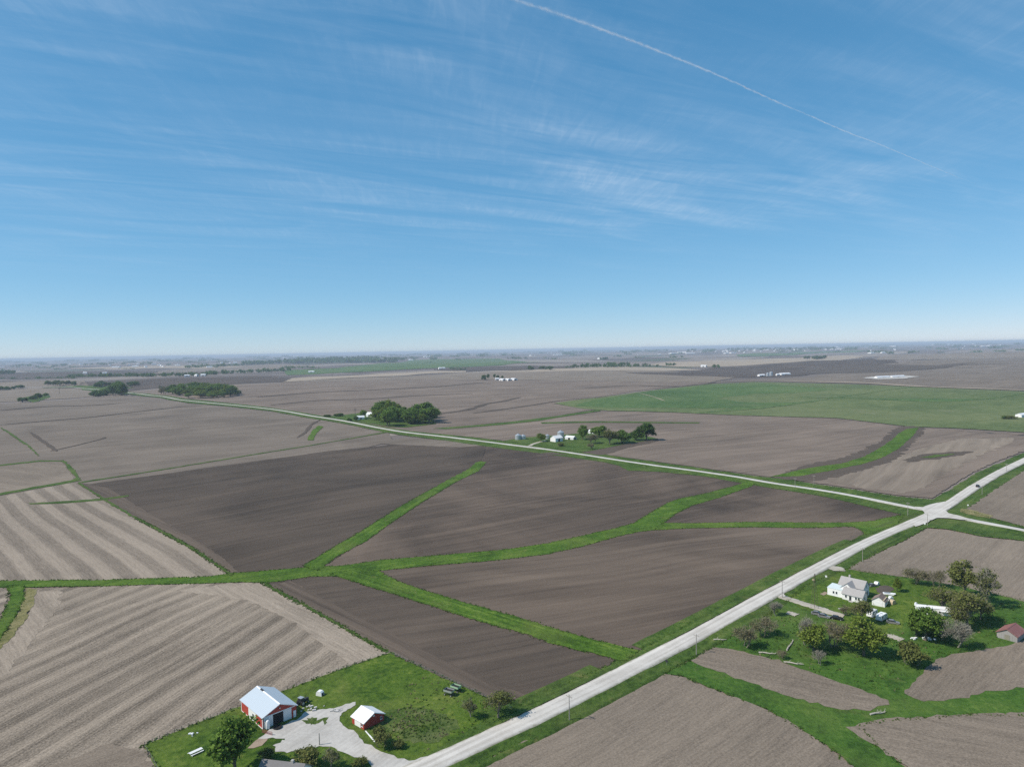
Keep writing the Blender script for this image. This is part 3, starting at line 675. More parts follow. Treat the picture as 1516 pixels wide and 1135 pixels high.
green('grass_strip', [(-60, 742), (0, 730), (50, 721), (104, 711.5), (113, 708), (104, 698), (96, 687), (90, 682), (94, 681), (103, 688), (113, 699), (120, 711), (104, 715), (50, 724), (0, 733.5), (-60, 746)], 'verge', 3.0, label='dark green fence line at the left field corner', fringe=1.0)
green('grass_strip', [(0, 634), (20, 647), (40, 660), (56, 675), (58, 675), (42, 658), (22, 645), (2, 633)], 'verge', 3.0, label='thin green line on the left field', fringe=0)
green('grass_strip', [(-60, 695), (0, 688), (60, 681.5), (92, 682), (92, 683.5), (60, 683.5), (0, 690), (-60, 697)], 'verge', 3.0, label='dark grass edge of the small tan field', fringe=0.5)
green('grass_waterway', [(10, 868), (37, 868), (36, 880), (34, 890), (24, 911), (10.5, 932), (0, 945.5), (-40, 985), (-60, 975), (-20, 935), (0, 919), (8, 903), (15, 882)], 'waterway', 3.4, label='curved grass strip at the left edge')
area('field', [(37, 870), (54, 873), (50, 893), (37, 916), (16, 945), (0, 961), (-40, 1000), (-40, 985), (0, 946), (11, 932), (24, 911), (34, 890)], 'dry_strip', 3.2, jit=0.4, label='dry yellowish strip beside the left grass')
green('grass_strip', [(455, 652), (458, 644), (464, 636), (472, 630), (479, 632), (472, 638), (466, 646), (464, 652)], 'waterway', 3.6, label='short green gully left of the far road', fringe=0)
green('grass_strip', [(870, 679), (890, 682), (912, 685), (938, 690), (980, 695), (1050, 704), (1050, 706), (980, 699), (940, 697), (930, 697), (915, 689)], 'verge', 3.4, label='green wedge along the side road', fringe=0.4)
green('grass_strip', [(345, 850), (285, 810), (200, 764.5), (116, 713.5), (114, 715.5), (199, 767.5), (284, 814), (343, 853)], 'verge', 3.8, label='narrow field boundary left of the dark field', fringe=1.2)
green('grass_strip', [(392, 861.5), (470, 905), (575, 964.5), (572, 966.5), (468, 908), (386, 863.5)], 'verge', 3.8, label='narrow field boundary below the dark field', fringe=1.2)
green('grass_strip', [(118, 713.6), (232, 696), (400, 668.4), (500, 652), (575, 638.6), (577, 639.6), (500, 653.1), (400, 669.6), (232, 697.3), (120, 715)], 'verge', 3.0, label='grass boundary along the upper left field edge', fringe=0.6)

# --- road verges, lawns and pastures
green('road_verge', [(600, 1165), (625, 1122), (700, 1075), (752, 1051), (765, 1046), (780, 1036.5), (830, 1012.7), (880, 995), (912, 978), (945, 963), (990, 940), (1024, 920), (1103, 874), (1160, 848), (1195, 829), (1264, 800), (1285, 787), (1338, 762), (1301, 754), (1222, 735.5), (1116, 718), (1050, 706.5), (930, 690), (800, 671), (700, 658), (600, 645), (570, 640), (540, 633.5), (470, 621), (400, 608.5), (330, 601), (277, 596.5), (237, 589), (185, 583.5), (120, 577), (120, 573), (158, 576.5), (185, 579.5), (237, 585), (277, 591), (330, 596), (400, 603.5), (470, 614.5), (540, 626.5), (570, 632.5), (610, 638.5), (700, 647.5), (800, 659.5), (930, 678.5), (1050, 695), (1116, 704.5), (1163, 709), (1208, 717), (1327, 735), (1383, 740), (1446, 699.7), (1496, 678.5), (1516, 670), (1640, 610), (1640, 640), (1516, 697), (1430, 755), (1470, 768), (1516, 779.5), (1640, 803), (1640, 825), (1516, 800.5), (1454, 794), (1401, 783), (1372, 781), (1280, 829.5), (1255, 842), (1190, 868), (1150, 905), (1060, 955), (1022, 977), (980, 998), (925, 1026.5), (842, 1070), (780, 1099), (733, 1118), (710, 1135), (640, 1180)], 'verge', 2.6, label='ditches and rough grass verges of the gravel roads')
green('farm_lawn', [(212, 1103), (285, 1073), (355, 1046), (430, 1019), (500, 992), (578, 966), (640, 995), (700, 1023), (762, 1052), (740, 1072), (640, 1128), (560, 1200), (262, 1200), (238, 1150), (226, 1125)], 'lawn', 2.4, label='green lawn around the red barn')
area('weeds_patch', [(560, 1062), (600, 1046), (640, 1052), (672, 1066), (664, 1088), (630, 1100), (600, 1094), (570, 1090)], 'weeds', 3.2, jit=1.0, curve=True, label='overgrown weedy patch beside the small red shed')
green('pasture', [(980, 998), (1022, 977), (1060, 955), (1150, 903), (1195, 867), (1255, 841), (1290, 848), (1340, 855), (1410, 863), (1480, 881), (1640, 915), (1640, 1080), (1516, 1060), (1436, 1058), (1361, 1063), (1311, 1067), (1271, 1072), (1300, 1105), (1342, 1137), (1410, 1190), (1330, 1190), (1263, 1137), (1241, 1117), (1211, 1096), (1181, 1078), (1136, 1051), (1060, 1021), (1005, 1000)], 'pasture', 2.2, label='green pasture and grassed waterway around the right farmstead')
green('farm_lawn', [(1168, 886), (1190, 870), (1255, 843), (1300, 851), (1400, 868), (1420, 884), (1390, 905), (1340, 925), (1300, 935), (1250, 925), (1200, 905)], 'lawn', 3.0, jit=0.8, curve=True, label='mown lawn around the white house', fringe=0)
area('field', [(980.5, 998), (1005, 1000), (1056, 1021), (1136, 1050.5), (1181, 1077), (1211, 1095.5), (1241, 1116), (1263, 1135), (1330, 1190), (600, 1200), (655, 1165), (711, 1135), (733, 1118), (780, 1099), (842, 1070), (925, 1026.5)], 'tan_soil', 3.2, jit=0.35, label='tan grey field at the bottom centre')
area('field', [(1022, 977.6), (1055.8, 957.5), (1075, 959), (1101, 965), (1160, 981), (1186, 991), (1236, 1007.7), (1286, 1025), (1316, 1036.5), (1316, 1043), (1286, 1050), (1244, 1050), (1199, 1040), (1160, 1028), (1131, 1018), (1081, 1000), (1043, 988)], 'tan_soil_cross', 3.2, jit=0.35, label='narrow tan field strip below the right farmstead')
area('field', [(1339, 1026.5), (1354, 1007.7), (1369, 989), (1387, 977.6), (1424, 966), (1462, 961), (1499, 954), (1516, 947), (1640, 915), (1640, 1000), (1516, 1017.7), (1462, 1024), (1424, 1034), (1387, 1038), (1366, 1039), (1354, 1032.8)], 'tan_soil', 3.2, jit=0.35, label='tan field below the rusty roofed barn')
area('field', [(1252.6, 1076.6), (1271, 1070), (1311, 1065), (1361, 1061.6), (1437, 1056.6), (1516, 1054), (1640, 1048), (1640, 1200), (1440, 1200), (1341, 1135), (1299, 1105.5), (1261, 1085)], 'tan_soil_cross', 3.2, jit=0.35, label='tan field at the lower right corner')
area('field', [(1256, 843), (1264, 835), (1280, 829.5), (1372, 783), (1390, 784), (1454, 795), (1516, 802), (1640, 826), (1640, 915), (1516, 890), (1478, 881), (1408, 865), (1336, 854), (1285, 847.7)], 'tan_soil', 3.2, jit=0.3, label='pale tan field behind the right farmstead')
area('field', [(1430, 754.5), (1516, 697.5), (1640, 640), (1640, 803), (1516, 779.5), (1470, 768)], 'tan_soil', 3.4, jit=0.3, label='pale tan field right of the junction')
area('dry_grass_strip', [(1424, 753), (1446, 757), (1470, 764), (1466, 768), (1440, 763), (1420, 758)], 'dry_strip', 4.2, jit=0.4, label='yellowish dry grass strip by the junction')
area('burnt_patch', [(1297, 871), (1308, 867), (1322, 870), (1324, 874), (1312, 879), (1300, 877)], 'burnt', 4.2, jit=0.3, curve=True, label='dark burnt patch behind the white house')
area('dirt_patch', [(366, 1108), (378, 1097), (388, 1089), (398, 1081), (402, 1084), (396, 1096), (388, 1104), (374, 1109)], 'dirt', 4.0, jit=0.25, label='bare orange dirt by the barn corner')
area('dirt_patch', [(1215, 880), (1221, 876), (1225, 878), (1219, 882)], 'dirt', 4.2, jit=0.2, label='bare dirt by the white house')
area('gravel_yard', [(384, 1094), (399, 1080), (420, 1072), (443, 1063), (457, 1053), (477, 1051), (500, 1047), (522, 1040), (524, 1044), (512, 1053), (503, 1061), (509, 1074), (526, 1085), (543, 1099), (575, 1116), (605, 1126), (640, 1119), (660, 1128), (600, 1175), (560, 1160), (545, 1128), (507, 1114), (484, 1105), (462, 1106), (437, 1112), (416, 1113), (404, 1104), (424, 1095), (404, 1092)], 'yard', 4.4, jit=0.3, curve=True, label='pale gravel yard and drive of the red barn')
area('grass_patch', [(452, 1068), (462, 1062), (478, 1064), (484, 1069), (468, 1071), (458, 1074)], 'weeds', 5.0, jit=0.5, curve=True, label='weeds growing in the gravel yard')
def ribbon(name, line, width, mat, k, crown, seed, label, side=0.28, jit=0.12, px=True, taper=None):
    """gravel road: crowned surface on an embankment, following the terrain"""
    w = G(line) if px else line
    c = np.array(resample(spline(w, 8), False, 5.0)); n = len(c)
    t = np.gradient(c, axis=0); t /= np.linalg.norm(t, axis=1, keepdims=True); nr = np.stack([-t[:, 1], t[:, 0]], 1)
    rs = np.random.default_rng(seed)
    prof = [(-1-2*side/width*1.6, -0.05), (-1.0, crown*0.7), (-0.5, crown*0.93), (0, crown), (0.5, crown*0.93), (1.0, crown*0.7), (1+2*side/width*1.6, -0.05)]
    V = np.zeros((n, len(prof), 3))
    for j, (a, z) in enumerate(prof):
        ww = width/2 if taper is None else np.interp(np.arange(n)/(n-1), taper[0], taper[1])/2
        q = c+nr*(a*ww+(rs.normal(0, jit, n) if abs(a) >= 1 else 0))[:, None] if not np.isscalar(ww) else c+nr*((a*ww)+(rs.normal(0, jit, n) if abs(a) >= 1 else np.zeros(n)))[:, None]
        V[:, j, :2] = q; V[:, j, 2] = Hf(q[:, 0], q[:, 1])+z+off(np.hypot(q[:, 0], q[:, 1]), k)
    m = len(prof); ii, jj = np.meshgrid(np.arange(n-1), np.arange(m-1), indexing='ij')
    F = np.stack([ii*m+jj, ii*m+jj+1, (ii+1)*m+jj+1, (ii+1)*m+jj], -1).reshape(-1, 4)
    F = F[:, ::-1]
    o = np_mesh(name, V.reshape(-1, 3), F, M[mat]); o['kind'] = 'structure'; o['label'] = label
    uv = o.data.uv_layers.new(name='UVMap'); A_ = np.array([q[0] for q in prof])
    li = np.empty(len(o.data.loops), np.int32); o.data.loops.foreach_get('vertex_index', li)
    uv.data.foreach_set('uv', np.stack([A_[li % m], (li // m)*0.1], 1).astype(np.float32).ravel())
    o.data.polygons.foreach_set('use_smooth', [True]*len(o.data.polygons))
    if o.data.polygons[0].normal.z < 0: o.data.flip_normals()
    return o, c
ROAD_A = [(470, 1210), (560, 1168), (665, 1121), (732, 1090), (800, 1059), (905, 1006.5), (975, 970), (1060, 925), (1116, 893.5), (1235, 829), (1310, 792), (1386, 758.5), (1449, 718), (1516, 682.5), (1640, 628), (1760, 588)]
ROAD_B = [(20, 574), (79, 573), (119, 575), (158, 578.3), (185, 581.4), (237, 587), (277, 593.5), (330, 598.7), (400, 606), (470, 617.5), (540, 629.6), (570, 635.4), (610, 641.5), (700, 652), (800, 664.5), (930, 684), (1050, 700.5), (1116, 711), (1243, 731), (1340, 750), (1386, 758.5), (1424, 768), (1516, 786), (1650, 815)]
_, CA = ribbon('gravel_road', ROAD_A, 7.5, 'gravel', 4.6, 0.42, 1, 'pale gravel road running from the barn yard to the upper right')
_, CB = ribbon('gravel_road', ROAD_B, 5.8, 'gravel_b', 4.2, 0.3, 2, 'pale gravel side road crossing at the junction')
def ditch(c, sgn, outer, gaps, rmax, seed, label, start=4.1):
    """roadside ditch: foreslope down from the road shoulder, bottom, backslope up to the field edge"""
    rs = np.random.default_rng(seed); prof = [(start, 0.40), (start+0.9, 0.36), (start+3.0, -0.02), (start+3.8, -0.02), (outer-0.6, 0.40), (outer+0.5, 0.30), (outer+1.2, -0.08)]
    t = np.gradient(c, axis=0); t /= np.linalg.norm(t, axis=1, keepdims=True); nr = np.stack([-t[:, 1], t[:, 0]], 1)
    ok = np.hypot(*c.T) < rmax
    for gx, gy, gr in gaps: ok &= np.hypot(c[:, 0]-gx, c[:, 1]-gy) > gr
    runs, cur = [], []
    for i in range(len(c)):
        if ok[i]: cur.append(i)
        elif cur: runs.append(cur); cur = []
    if cur: runs.append(cur)
    for idx in runs:
        n = len(idx)
        if n < 4: continue
        ease = np.clip(np.minimum(np.arange(n), n-1-np.arange(n))/3.0, 0, 1); V = np.zeros((n, len(prof), 3)); m = len(prof)
        for j, (a, z) in enumerate(prof):
            q = c[idx]+nr[idx]*(sgn*(a+rs.normal(0, 0.12 if j else 0.05, n)))[:, None]
            V[:, j, :2] = q; V[:, j, 2] = Hf(q[:, 0], q[:, 1])+off(np.hypot(*q.T), 3.4)+np.where(z > 0, z*ease, z)+rs.normal(0, 0.03, n)
        ii, jj = np.meshgrid(np.arange(n-1), np.arange(m-1), indexing='ij')
        F = np.stack([ii*m+jj, ii*m+jj+1, (ii+1)*m+jj+1, (ii+1)*m+jj], -1).reshape(-1, 4)
        ob = np_mesh('ditch', V.reshape(-1, 3), F if sgn < 0 else F[:, ::-1], M['verge']); ob['kind'] = 'structure'; ob['label'] = label
        ob.data.polygons.foreach_set('use_smooth', [True]*len(ob.data.polygons))
        if ob.data.polygons[0].normal.z < 0: ob.data.flip_normals()
JX = (*g1(1386, 758.5), 34)
ditch(CA, 1, 11.5, [JX, (*g1(600, 1135), 30), (*g1(940, 985), 10), (*g1(1300, 795), 16)], 620, 31, 'grassy ditch on the far side of the main gravel road')
ditch(CA, -1, 9.2, [JX, (*g1(1140, 883), 14), (*g1(1228, 836), 10), (*g1(1000, 965), 12)], 620, 32, 'grassy ditch on the near side of the main gravel road')
ditch(CB, 1, 8.0, [JX], 900, 33, 'grassy ditch on the near side of the side road', 3.3)
ditch(CB, -1, 8.0, [JX, (*g1(782, 661), 20)], 900, 34, 'grassy ditch on the far side of the side road', 3.3)
area('gravel_road', [(1352, 751.5), (1366, 752), (1376, 748), (1398, 744), (1412, 744), (1408, 752), (1400, 757), (1404, 761), (1424, 766), (1440, 771), (1424, 771), (1402, 768), (1386, 768), (1372, 775), (1356, 781), (1350, 776), (1362, 768), (1369, 761), (1366, 757)], 'gravel_apron', 5.6, jit=0.15, base=0.30, label='flared gravel apron of the road junction')
ribbon('driveway', [(1146, 880), (1153, 882.5), (1172, 888.5), (1195, 896), (1215, 902), (1232, 908), (1250, 912)], 3.6, 'track', 4.6, 0.08, 3, 'narrow gravel drive leading to the white house', jit=0.25)
area('driveway', [(1128, 889), (1146, 876), (1157, 872), (1160, 878), (1163, 885), (1150, 884), (1140, 886)], 'gravel_apron', 5.2, jit=0.2, base=0.1, label='flared mouth of the house drive')
ribbon('driveway', [(1227, 843), (1238, 841), (1243, 846)], 5.0, 'track', 4.6, 0.08, 4, 'short field entrance beside the road', jit=0.3)
ribbon('farm_track', [(1309, 940), (1322, 943), (1336, 948)], 2.6, 'track', 4.6, 0.05, 5, 'short bare track in the right farmyard', jit=0.3)
ribbon('driveway', [(782, 661.5), (790, 657.5), (798, 655), (808, 652.5)], 4.0, 'track', 4.6, 0.08, 6, 'drive of the middle farmstead', jit=0.3)
ribbon('farm_track', [(1165, 907), (1172, 908.5), (1180, 911)], 2.6, 'track', 4.6, 0.05, 7, 'bare spot left of the junk cars', jit=0.3)
green('farm_lawn', [(745, 653), (775, 648), (820, 645), (880, 640), (940, 642), (975, 650), (930, 657), (895, 664), (860, 670), (820, 664), (780, 657)], 'verge', 4.0, label='rough grass around the middle farmstead', fringe=0.5)
green('farm_lawn', [(478, 617), (505, 615), (545, 610), (640, 618), (645, 628), (600, 633), (575, 632), (540, 626)], 'verge', 4.0, label='grass around the grove farmstead', fringe=0)
green('grass_strip', [(60, 574), (120, 571), (160, 572), (200, 574), (170, 577), (120, 574)], 'verge', 2.5, label='green roadside by the left grove', fringe=0)
green('grass_patch', [(28, 590), (70, 583), (75, 588), (50, 596)], 'verge', 2.5, label='green patch in the tan field', fringe=0)
# ------------------------------------------------------------------ buildings
def add_vol(root, ox, oy, rz, L, W, he, hr, wall, roof, over=0.35, thick=0.14, cap=None, gable_mat=None, shed=False, base=-0.4):
    """one gabled (or lean-to) volume: wall and roof parts under a building"""
    def put(o, par=root):
        o.parent = par
        if par is root: o.location = (ox, oy, 0); o.rotation_euler = (0, 0, rz)
        return o
    h = W/2
    if shed:
        wl_ = MB().prism([(-h, base), (h, base), (h, hr), (-h, he)], -L/2, L/2)
        sl_ = (hr-he)/W
        rf = MB().prism([(-h-over, he-sl_*over+0.01), (h+over*0.3, hr+sl_*over*0.3+0.01), (h+over*0.3, hr+sl_*over*0.3+thick), (-h-over, he-sl_*over+thick)], -L/2-over, L/2+over)
    else:
        wl_ = MB().prism([(-h, base), (h, base), (h, he), (0, hr), (-h, he)], -L/2, L/2)
        s = (hr-he)/h; rf = MB()
        for sg in (-1, 1):
            q = [(sg*(h+over), he-s*over+0.01), (0, hr+0.01), (0, hr+thick), (sg*(h+over), he-s*over+thick)]
            rf.prism(q if sg < 0 else q[::-1], -L/2-over, L/2+over)
    w = put(wl_.build('wall', wall)); r = put(rf.build('roof', roof))
    if cap is not None and not shed:
        c = MB().prism([(-0.28, hr+thick-0.28*s+0.02), (0, hr+thick+0.02), (0.28, hr+thick-0.28*s+0.02), (0.28, hr+thick-0.28*s+0.08), (0, hr+thick+0.09), (-0.28, hr+thick-0.28*s+0.08)], -L/2-over-0.02, L/2+over+0.02)
        put(c.build('ridge_cap', cap), r)
        for sg in (-1, 1):                                # rake trim on each roof end
            m = MB()
            for sy in (-1, 1):
                q = [(sy*(h+over), he-s*over-0.10), (0, hr-0.10), (0, hr+thick+0.03), (sy*(h+over), he-s*over+thick+0.03)]
                x = sg*(L/2+over+0.03); m.prism(q if sy < 0 else q[::-1], x-0.03, x+0.03)
            put(m.build('rake_trim', cap), r)
    def panel(name, side, a0, a1, z0, z1, mat, d=0.05, parent=None):
        m = MB()
        if side == 's': m.box(a0, a1, -h-d, -h+0.01, z0, z1)
        elif side == 'n': m.box(a0, a1, h-0.01, h+d, z0, z1)
        elif side == 'e': m.box(L/2-0.01, L/2+d, a0, a1, z0, z1)
        else: m.box(-L/2-d, -L/2+0.01, a0, a1, z0, z1)
        if parent is None: return put(m.build(name, mat))
        o = m.build(name, mat); o.parent = parent; return o
    return w, r, panel
def window(panel, side, a, z, w=0.9, h=1.2):
    f = panel('window', side, a-w/2, a+w/2, z, z+h, M['trim'], 0.05)
    p = panel('pane', side, a-w/2+0.09, a+w/2-0.09, z+0.09, z+h-0.09, M['glass'], 0.075, f)
    panel('sill', side, a-w/2-0.08, a+w/2+0.08, z-0.09, z-0.001, M['trim'], 0.11, f)

# the red and white barn
BA = R(-46.7)
barn = empty('barn', *g1(398.0, 1056.0), BA, label='red and white metal barn with pale blue roof and open dark door', cat='barn')
w, r, pn = add_vol(barn, 0, 0, 0, 15.6, 10.8, 3.6, 5.9, M['red_metal'], M['roof_metal'], 0.35, 0.12, cap=M['trim'])
pn('wall_panel', 's', -2.3, 3.1, 0.25, 3.45, M['white_metal'], 0.04)
pn('base_trim', 's', -7.8, 7.85, -0.1, 0.24, M['trim'], 0.06)
pn('corner_trim', 's', 7.55, 7.87, 0.25, 3.5, M['trim'], 0.05); pn('corner_trim', 's', -7.8, -7.5, 0.25, 3.5, M['trim'], 0.05)
window(pn, 's', 1.2, 1.2, 1.3, 1.2)
pn('gable_panel', 'e', -4.9, 4.9, 3.35, 3.6, M['trim'], 0.08)
pn('barn_door', 'e', -5.1, -2.2, 0.02, 3.33, M['white_metal_y'], 0.12)
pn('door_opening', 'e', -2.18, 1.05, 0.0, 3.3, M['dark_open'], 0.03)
d2 = pn('barn_door', 'e', 1.1, 3.7, 0.02, 3.33, M['white_metal_y'], 0.12); d2['label'] = 'white sliding door pushed aside'
pn('walk_door', 'e', 4.35, 5.2, 0.02, 2.1, M['trim'], 0.07)
lm = MB().box(7.8, 8.1, -0.2, 0.2, 4.5, 4.8).build('gable_lamp', M['galv'], barn)
vt = MB().prism([(-0.3, 5.95), (0.3, 5.95), (0.22, 6.25), (-0.22, 6.25)], -5.2, -3.4).build('roof_vent', M['dark_steel'], r)
def at(root, x, y):
    c, s = math.cos(root.rotation_euler.z), math.sin(root.rotation_euler.z)
    return root.location.x+c*x-s*y, root.location.y+s*x+c*y
x, y = at(barn, 8.6, -4.2)
tank = empty('storage_tank', x, y, 0, label='white upright domed tank standing against the barn front', cat='tank')
MB().lathe([(0.6, 0.25), (0.62, 0.3), (0.62, 2.3), (0.58, 2.55), (0.4, 2.75), (0.12, 2.85)], 16).build('tank_shell', M['white_clean'], tank, True)
for k in range(3):
    a = k*2.1; MB().tube([(0.5*math.cos(a), 0.5*math.sin(a), -0.1), (0.5*math.cos(a), 0.5*math.sin(a), 0.35)], 0.05).build('leg', M['galv'], tank)
MB().lathe([(0.14, 2.84), (0.14, 3.0), (0.05, 3.02)], 8).build('lid', M['galv'], tank)
x, y = at(barn, 10.2, -2.0)
st_ = empty('stock_tank', x, y, 0.2, label='low black round stock tank on the gravel at the barn door', cat='tank')
MB().lathe([(1.2, 0.0), (1.28, 0.5), (1.34, 0.52), (1.34, 0.58), (1.2, 0.57), (1.15, 0.35), (0.2, 0.33)], 20).build('tub', M['rubber'], st_)
x, y = at(barn, 11.2, -5.6)
fp = empty('cattle_panel', x, y, BA+R(20), label='dull red metal gate panel leaning near the barn corner', cat='gate')
for z in (0.2, 0.5, 0.8, 1.1): MB().tube([(-2.0, 0, z), (2.0, 0, z)], 0.05, 5).build('rail', M['red_paint'], fp)
for xx in (-2.0, 0, 2.0): MB().tube([(xx, 0, -0.1), (xx, 0, 1.2)], 0.05, 5).build('upright', M['red_paint'], fp)

# small red shed with a white roof
shed = empty('shed', *g1(545.1, 1068.3), R(-42.5), label='small red shed with bright white metal roof', cat='shed')
w, r, pn = add_vol(shed, 0, 0, 0, 6.0, 7.4, 2.2, 3.9, M['red_metal'], M['roof_white'], 0.35, 0.10, cap=M['white_clean'])
pn('wall_panel', 's', -1.6, 1.4, 0.1, 2.05, M['white_metal'], 0.05)
window(pn, 's', 2.1, 0.8, 0.8, 0.9)
pn('shed_door', 'e', -1.5, 1.2, 0.0, 2.1, M['red_metal_y'], 0.06); pn('gable_vent', 'e', -0.3, 0.3, 2.7, 3.1, M['trim'], 0.06)
window(pn, 'e', 2.6, 0.9, 0.7, 0.8)
x0, y0 = g1(541, 1082); x1, y1 = g1(555, 1098.5)
pl = empty('plank', (x0+x1)/2, (y0+y1)/2, math.atan2(y1-y0, x1-x0), label='long white plank lying on the grass below the small shed', cat='plank')
MB().box(-3.6, 3.6, -0.16, 0.16, 0.02, 0.16).build('board', M['white_clean'], pl); MB().box(-1.2, 3.62, -0.13, 0.19, 0.161, 0.24).build('board', M['white_clean'], pl)

# house at the bottom edge, only its roof in view
x, y = g1(421, 1158)
hb = empty('house', x, y, R(-12), label='dark grey shingled roof of a house at the bottom edge', cat='house')
w, r, pn = add_vol(hb, 0, 0, 0, 11.5, 8.0, 2.8, 5.6, M['white_paint'], M['shingle'], 0.5, 0.15)
window(pn, 'n', -2.5, 1.0); window(pn, 'n', 2.0, 1.0); window(pn, 'e', 0, 1.0)
pn('door', 'n', -0.4, 0.6, 0.0, 2.1, M['tan_paint'], 0.06)
ch = MB().box(2.2, 2.9, -0.35, 0.35, 4.4, 6.3).build('chimney', M['concrete'], r)

# white house of the right farmstead
hw = empty('house', *g1(1258.8, 881.7), R(43), label='white farmhouse with grey cross gable roofs and pale left wing', cat='house')
w, r, pn = add_vol(hw, 3.2, -0.3, R(90), 10.4, 7.0, 4.3, 7.0, M['white_paint'], M['shingle_light'], 0.35)
window(pn, 'w', -1.6, 1.0, 0.9, 1.4); window(pn, 'w', 1.6, 1.0, 0.9, 1.4); window(pn, 'w', 0, 4.1, 0.8, 1.2); window(pn, 'e', 0, 4.0, 0.8, 1.2); window(pn, 's', 2, 1.0)
MB().box(3.4, 4.1, 1.4, 2.1, 6.0, 8.1).build('chimney', M['concrete'], r).matrix_parent_inverse = r.matrix_basis.inverted()
w, r, pn = add_vol(hw, -0.6, 0.1, 0, 6.2, 5.2, 4.2, 6.3, M['white_clean'], M['shingle_light'], 0.3)
window(pn, 'w', 0.2, 4.2, 0.7, 1.0)
w, r, pn = add_vol(hw, -4.0, -3.4, R(90), 8.4, 5.4, 2.7, 4.8, M['white_paint'], M['shingle_light'], 0.35)
window(pn, 'n', 2.6, 1.0, 0.9, 1.2); window(pn, 'n', -1.6, 1.0, 0.9, 1.2); window(pn, 'n', -2.8, 1.0, 0.9, 1.2); window(pn, 'w', 0, 1.1); pn('door', 'n', 0.3, 1.25, 0.0, 2.05, M['glass'], 0.06)
w, r, pn = add_vol(hw, -2.9, 4.4, R(90), 6.6, 5.4, 3.9, 3.3, M['white_clean'], M['pale_roof'], 0.2, shed=True)
window(pn, 'n', 0.6, 1.2, 0.9, 1.2); window(pn, 'n', -0.7, 1.2, 0.9, 1.2); window(pn, 'e', 0, 1.1, 1.0, 1.2)
MB().box(-8.4, -6.75, -4.2, -2.4, -0.2, 0.25).build('porch_step', M['concrete'], hw)
x0, y0 = g1(1242, 902); x1, y1 = g1(1250, 896)
wk = empty('footpath', (x0+x1)/2, (y0+y1)/2, math.atan2(y1-y0, x1-x0), label='pale concrete walk in the lawn before the white house', cat='path')
for k in range(4): MB().box(-3.0+k*1.5, -1.56+k*1.5, -0.55, 0.55, 0.0, 0.12).build('slab', M['concrete'], wk)

gs = empty('garage', *g1(1302.7, 894.7), R(50), label='small white garage with brown gable roof beside the farmhouse', cat='garage')
w, r, pn = add_vol(gs, 0, 0, 0, 5.6, 5.0, 2.4, 4.1, M['white_paint'], M['shingle_brown'], 0.3)
pn('garage_door', 'w', -1.5, 1.5, 0.0, 2.1, M['trim'], 0.06); window(pn, 's', 0, 1.0)
MB().box(-2.95, 2.95, -2.2, -1.6, 2.72, 3.02).build('barge_board', M['tan_paint'], r)
rb = empty('barn', *g1(1496.9, 942.9), R(37.5), label='old grey board barn with rusty red roof at the right edge', cat='barn')
w, r, pn = add_vol(rb, 0, 0, 0, 8.6, 6.6, 2.3, 4.2, M['grey_wood'], M['rust_roof'], 0.35, cap=M['rust_roof'])
for k in range(9): pn('board', 'w', -3.28+k*0.73, -2.58+k*0.73, 0.02, 2.2, M['grey_wood'], 0.04+0.02*(k % 3))
for k in range(11): pn('board', 's', -4.26+k*0.775, -3.52+k*0.775, 0.02, 2.2, M['grey_wood'], 0.04+0.02*((k*2) % 3))
pn('door', 'w', -0.9, 0.8, 0.03, 2.0, M['bark_grey'], 0.11)

# ------------------------------------------------------------------ vehicles and yard things
def wheel(parent, x, y, rad=0.33, wd=0.22, name='wheel'):
    m = MB().tube([(x, y-wd/2, rad), (x, y+wd/2, rad)], rad, 14).build(name, M['rubber'], parent)
    rim = MB().tube([(x, y-wd/2-0.012, rad), (x, y+wd/2+0.012, rad)], rad*0.58, 10).build('rim', M['galv'], m)
def car(px, py, ang_, paint, label, L=4.6, W=1.8, H=1.5, van=False):
    x, y = g1(px, py)
    c = empty('car', x, y, ang_, label=label, cat='car')
    h = L/2; zb = 0.28
    prof = [(-h, zb+0.25), (-h+0.08, zb), (h-0.08, zb), (h, zb+0.22), (h-0.05, 0.78), (h-0.95, 0.92), (-h+0.25, 0.98), (-h, 0.85)]
    MB().prism_y(prof, -W/2, W/2).build('body', paint, c)
    cab = [(h-1.25, 0.93), (h-2.05, H), (-h+0.95 if not van else -h+0.35, H), (-h+0.3, 0.97)]
    MB().prism_y(cab, -W/2+0.14, W/2-0.14).build('window', M['glass'], c)
    rf = [(h-2.0, H+0.005), (h-2.15, H+0.05), (-h+1.0 if not van else -h+0.45, H+0.05), (-h+0.85 if not van else -h+0.32, H+0.005)]
    MB().prism_y(rf, -W/2+0.16, W/2-0.16).build('roof', paint, c)
    for sx in (-1, 1):
        for sy in (-1, 1): wheel(c, sx*(h-0.85), sy*(W/2-0.08))
    for sy in (-1, 1):
        MB().box(h-0.09, h+0.015, sy*0.62-0.2, sy*0.62+0.2, 0.58, 0.76).build('headlight', M['white_clean'], c)
        MB().box(-h-0.015, -h+0.06, sy*0.65-0.18, sy*0.65+0.18, 0.66, 0.84).build('tail_light', M['red_paint'], c)
    return c
v = CA[np.argmin(np.hypot(*(CA-np.array(g1(1447, 722))).T))]
dcar = car(1447.5, 722, R(44), M['black_car'], 'black car driving on the gravel road beyond the junction', 4.9, 1.9, 1.65, True)
dcar.location.z += 0.85
car(1322, 923, R(-28), M['grey_car'], 'grey car parked below the two white campers')
car(1292, 868, R(20), M['grey_car'], 'grey car standing behind the farmhouse on the lawn', 4.2)
car(1210, 910, R(-30), M['grey_car'], 'grey junk car left of the other junk cars by the drive')
car(1220, 914, R(-34), M['grey_car'], 'grey junk car in the middle of the junk row')
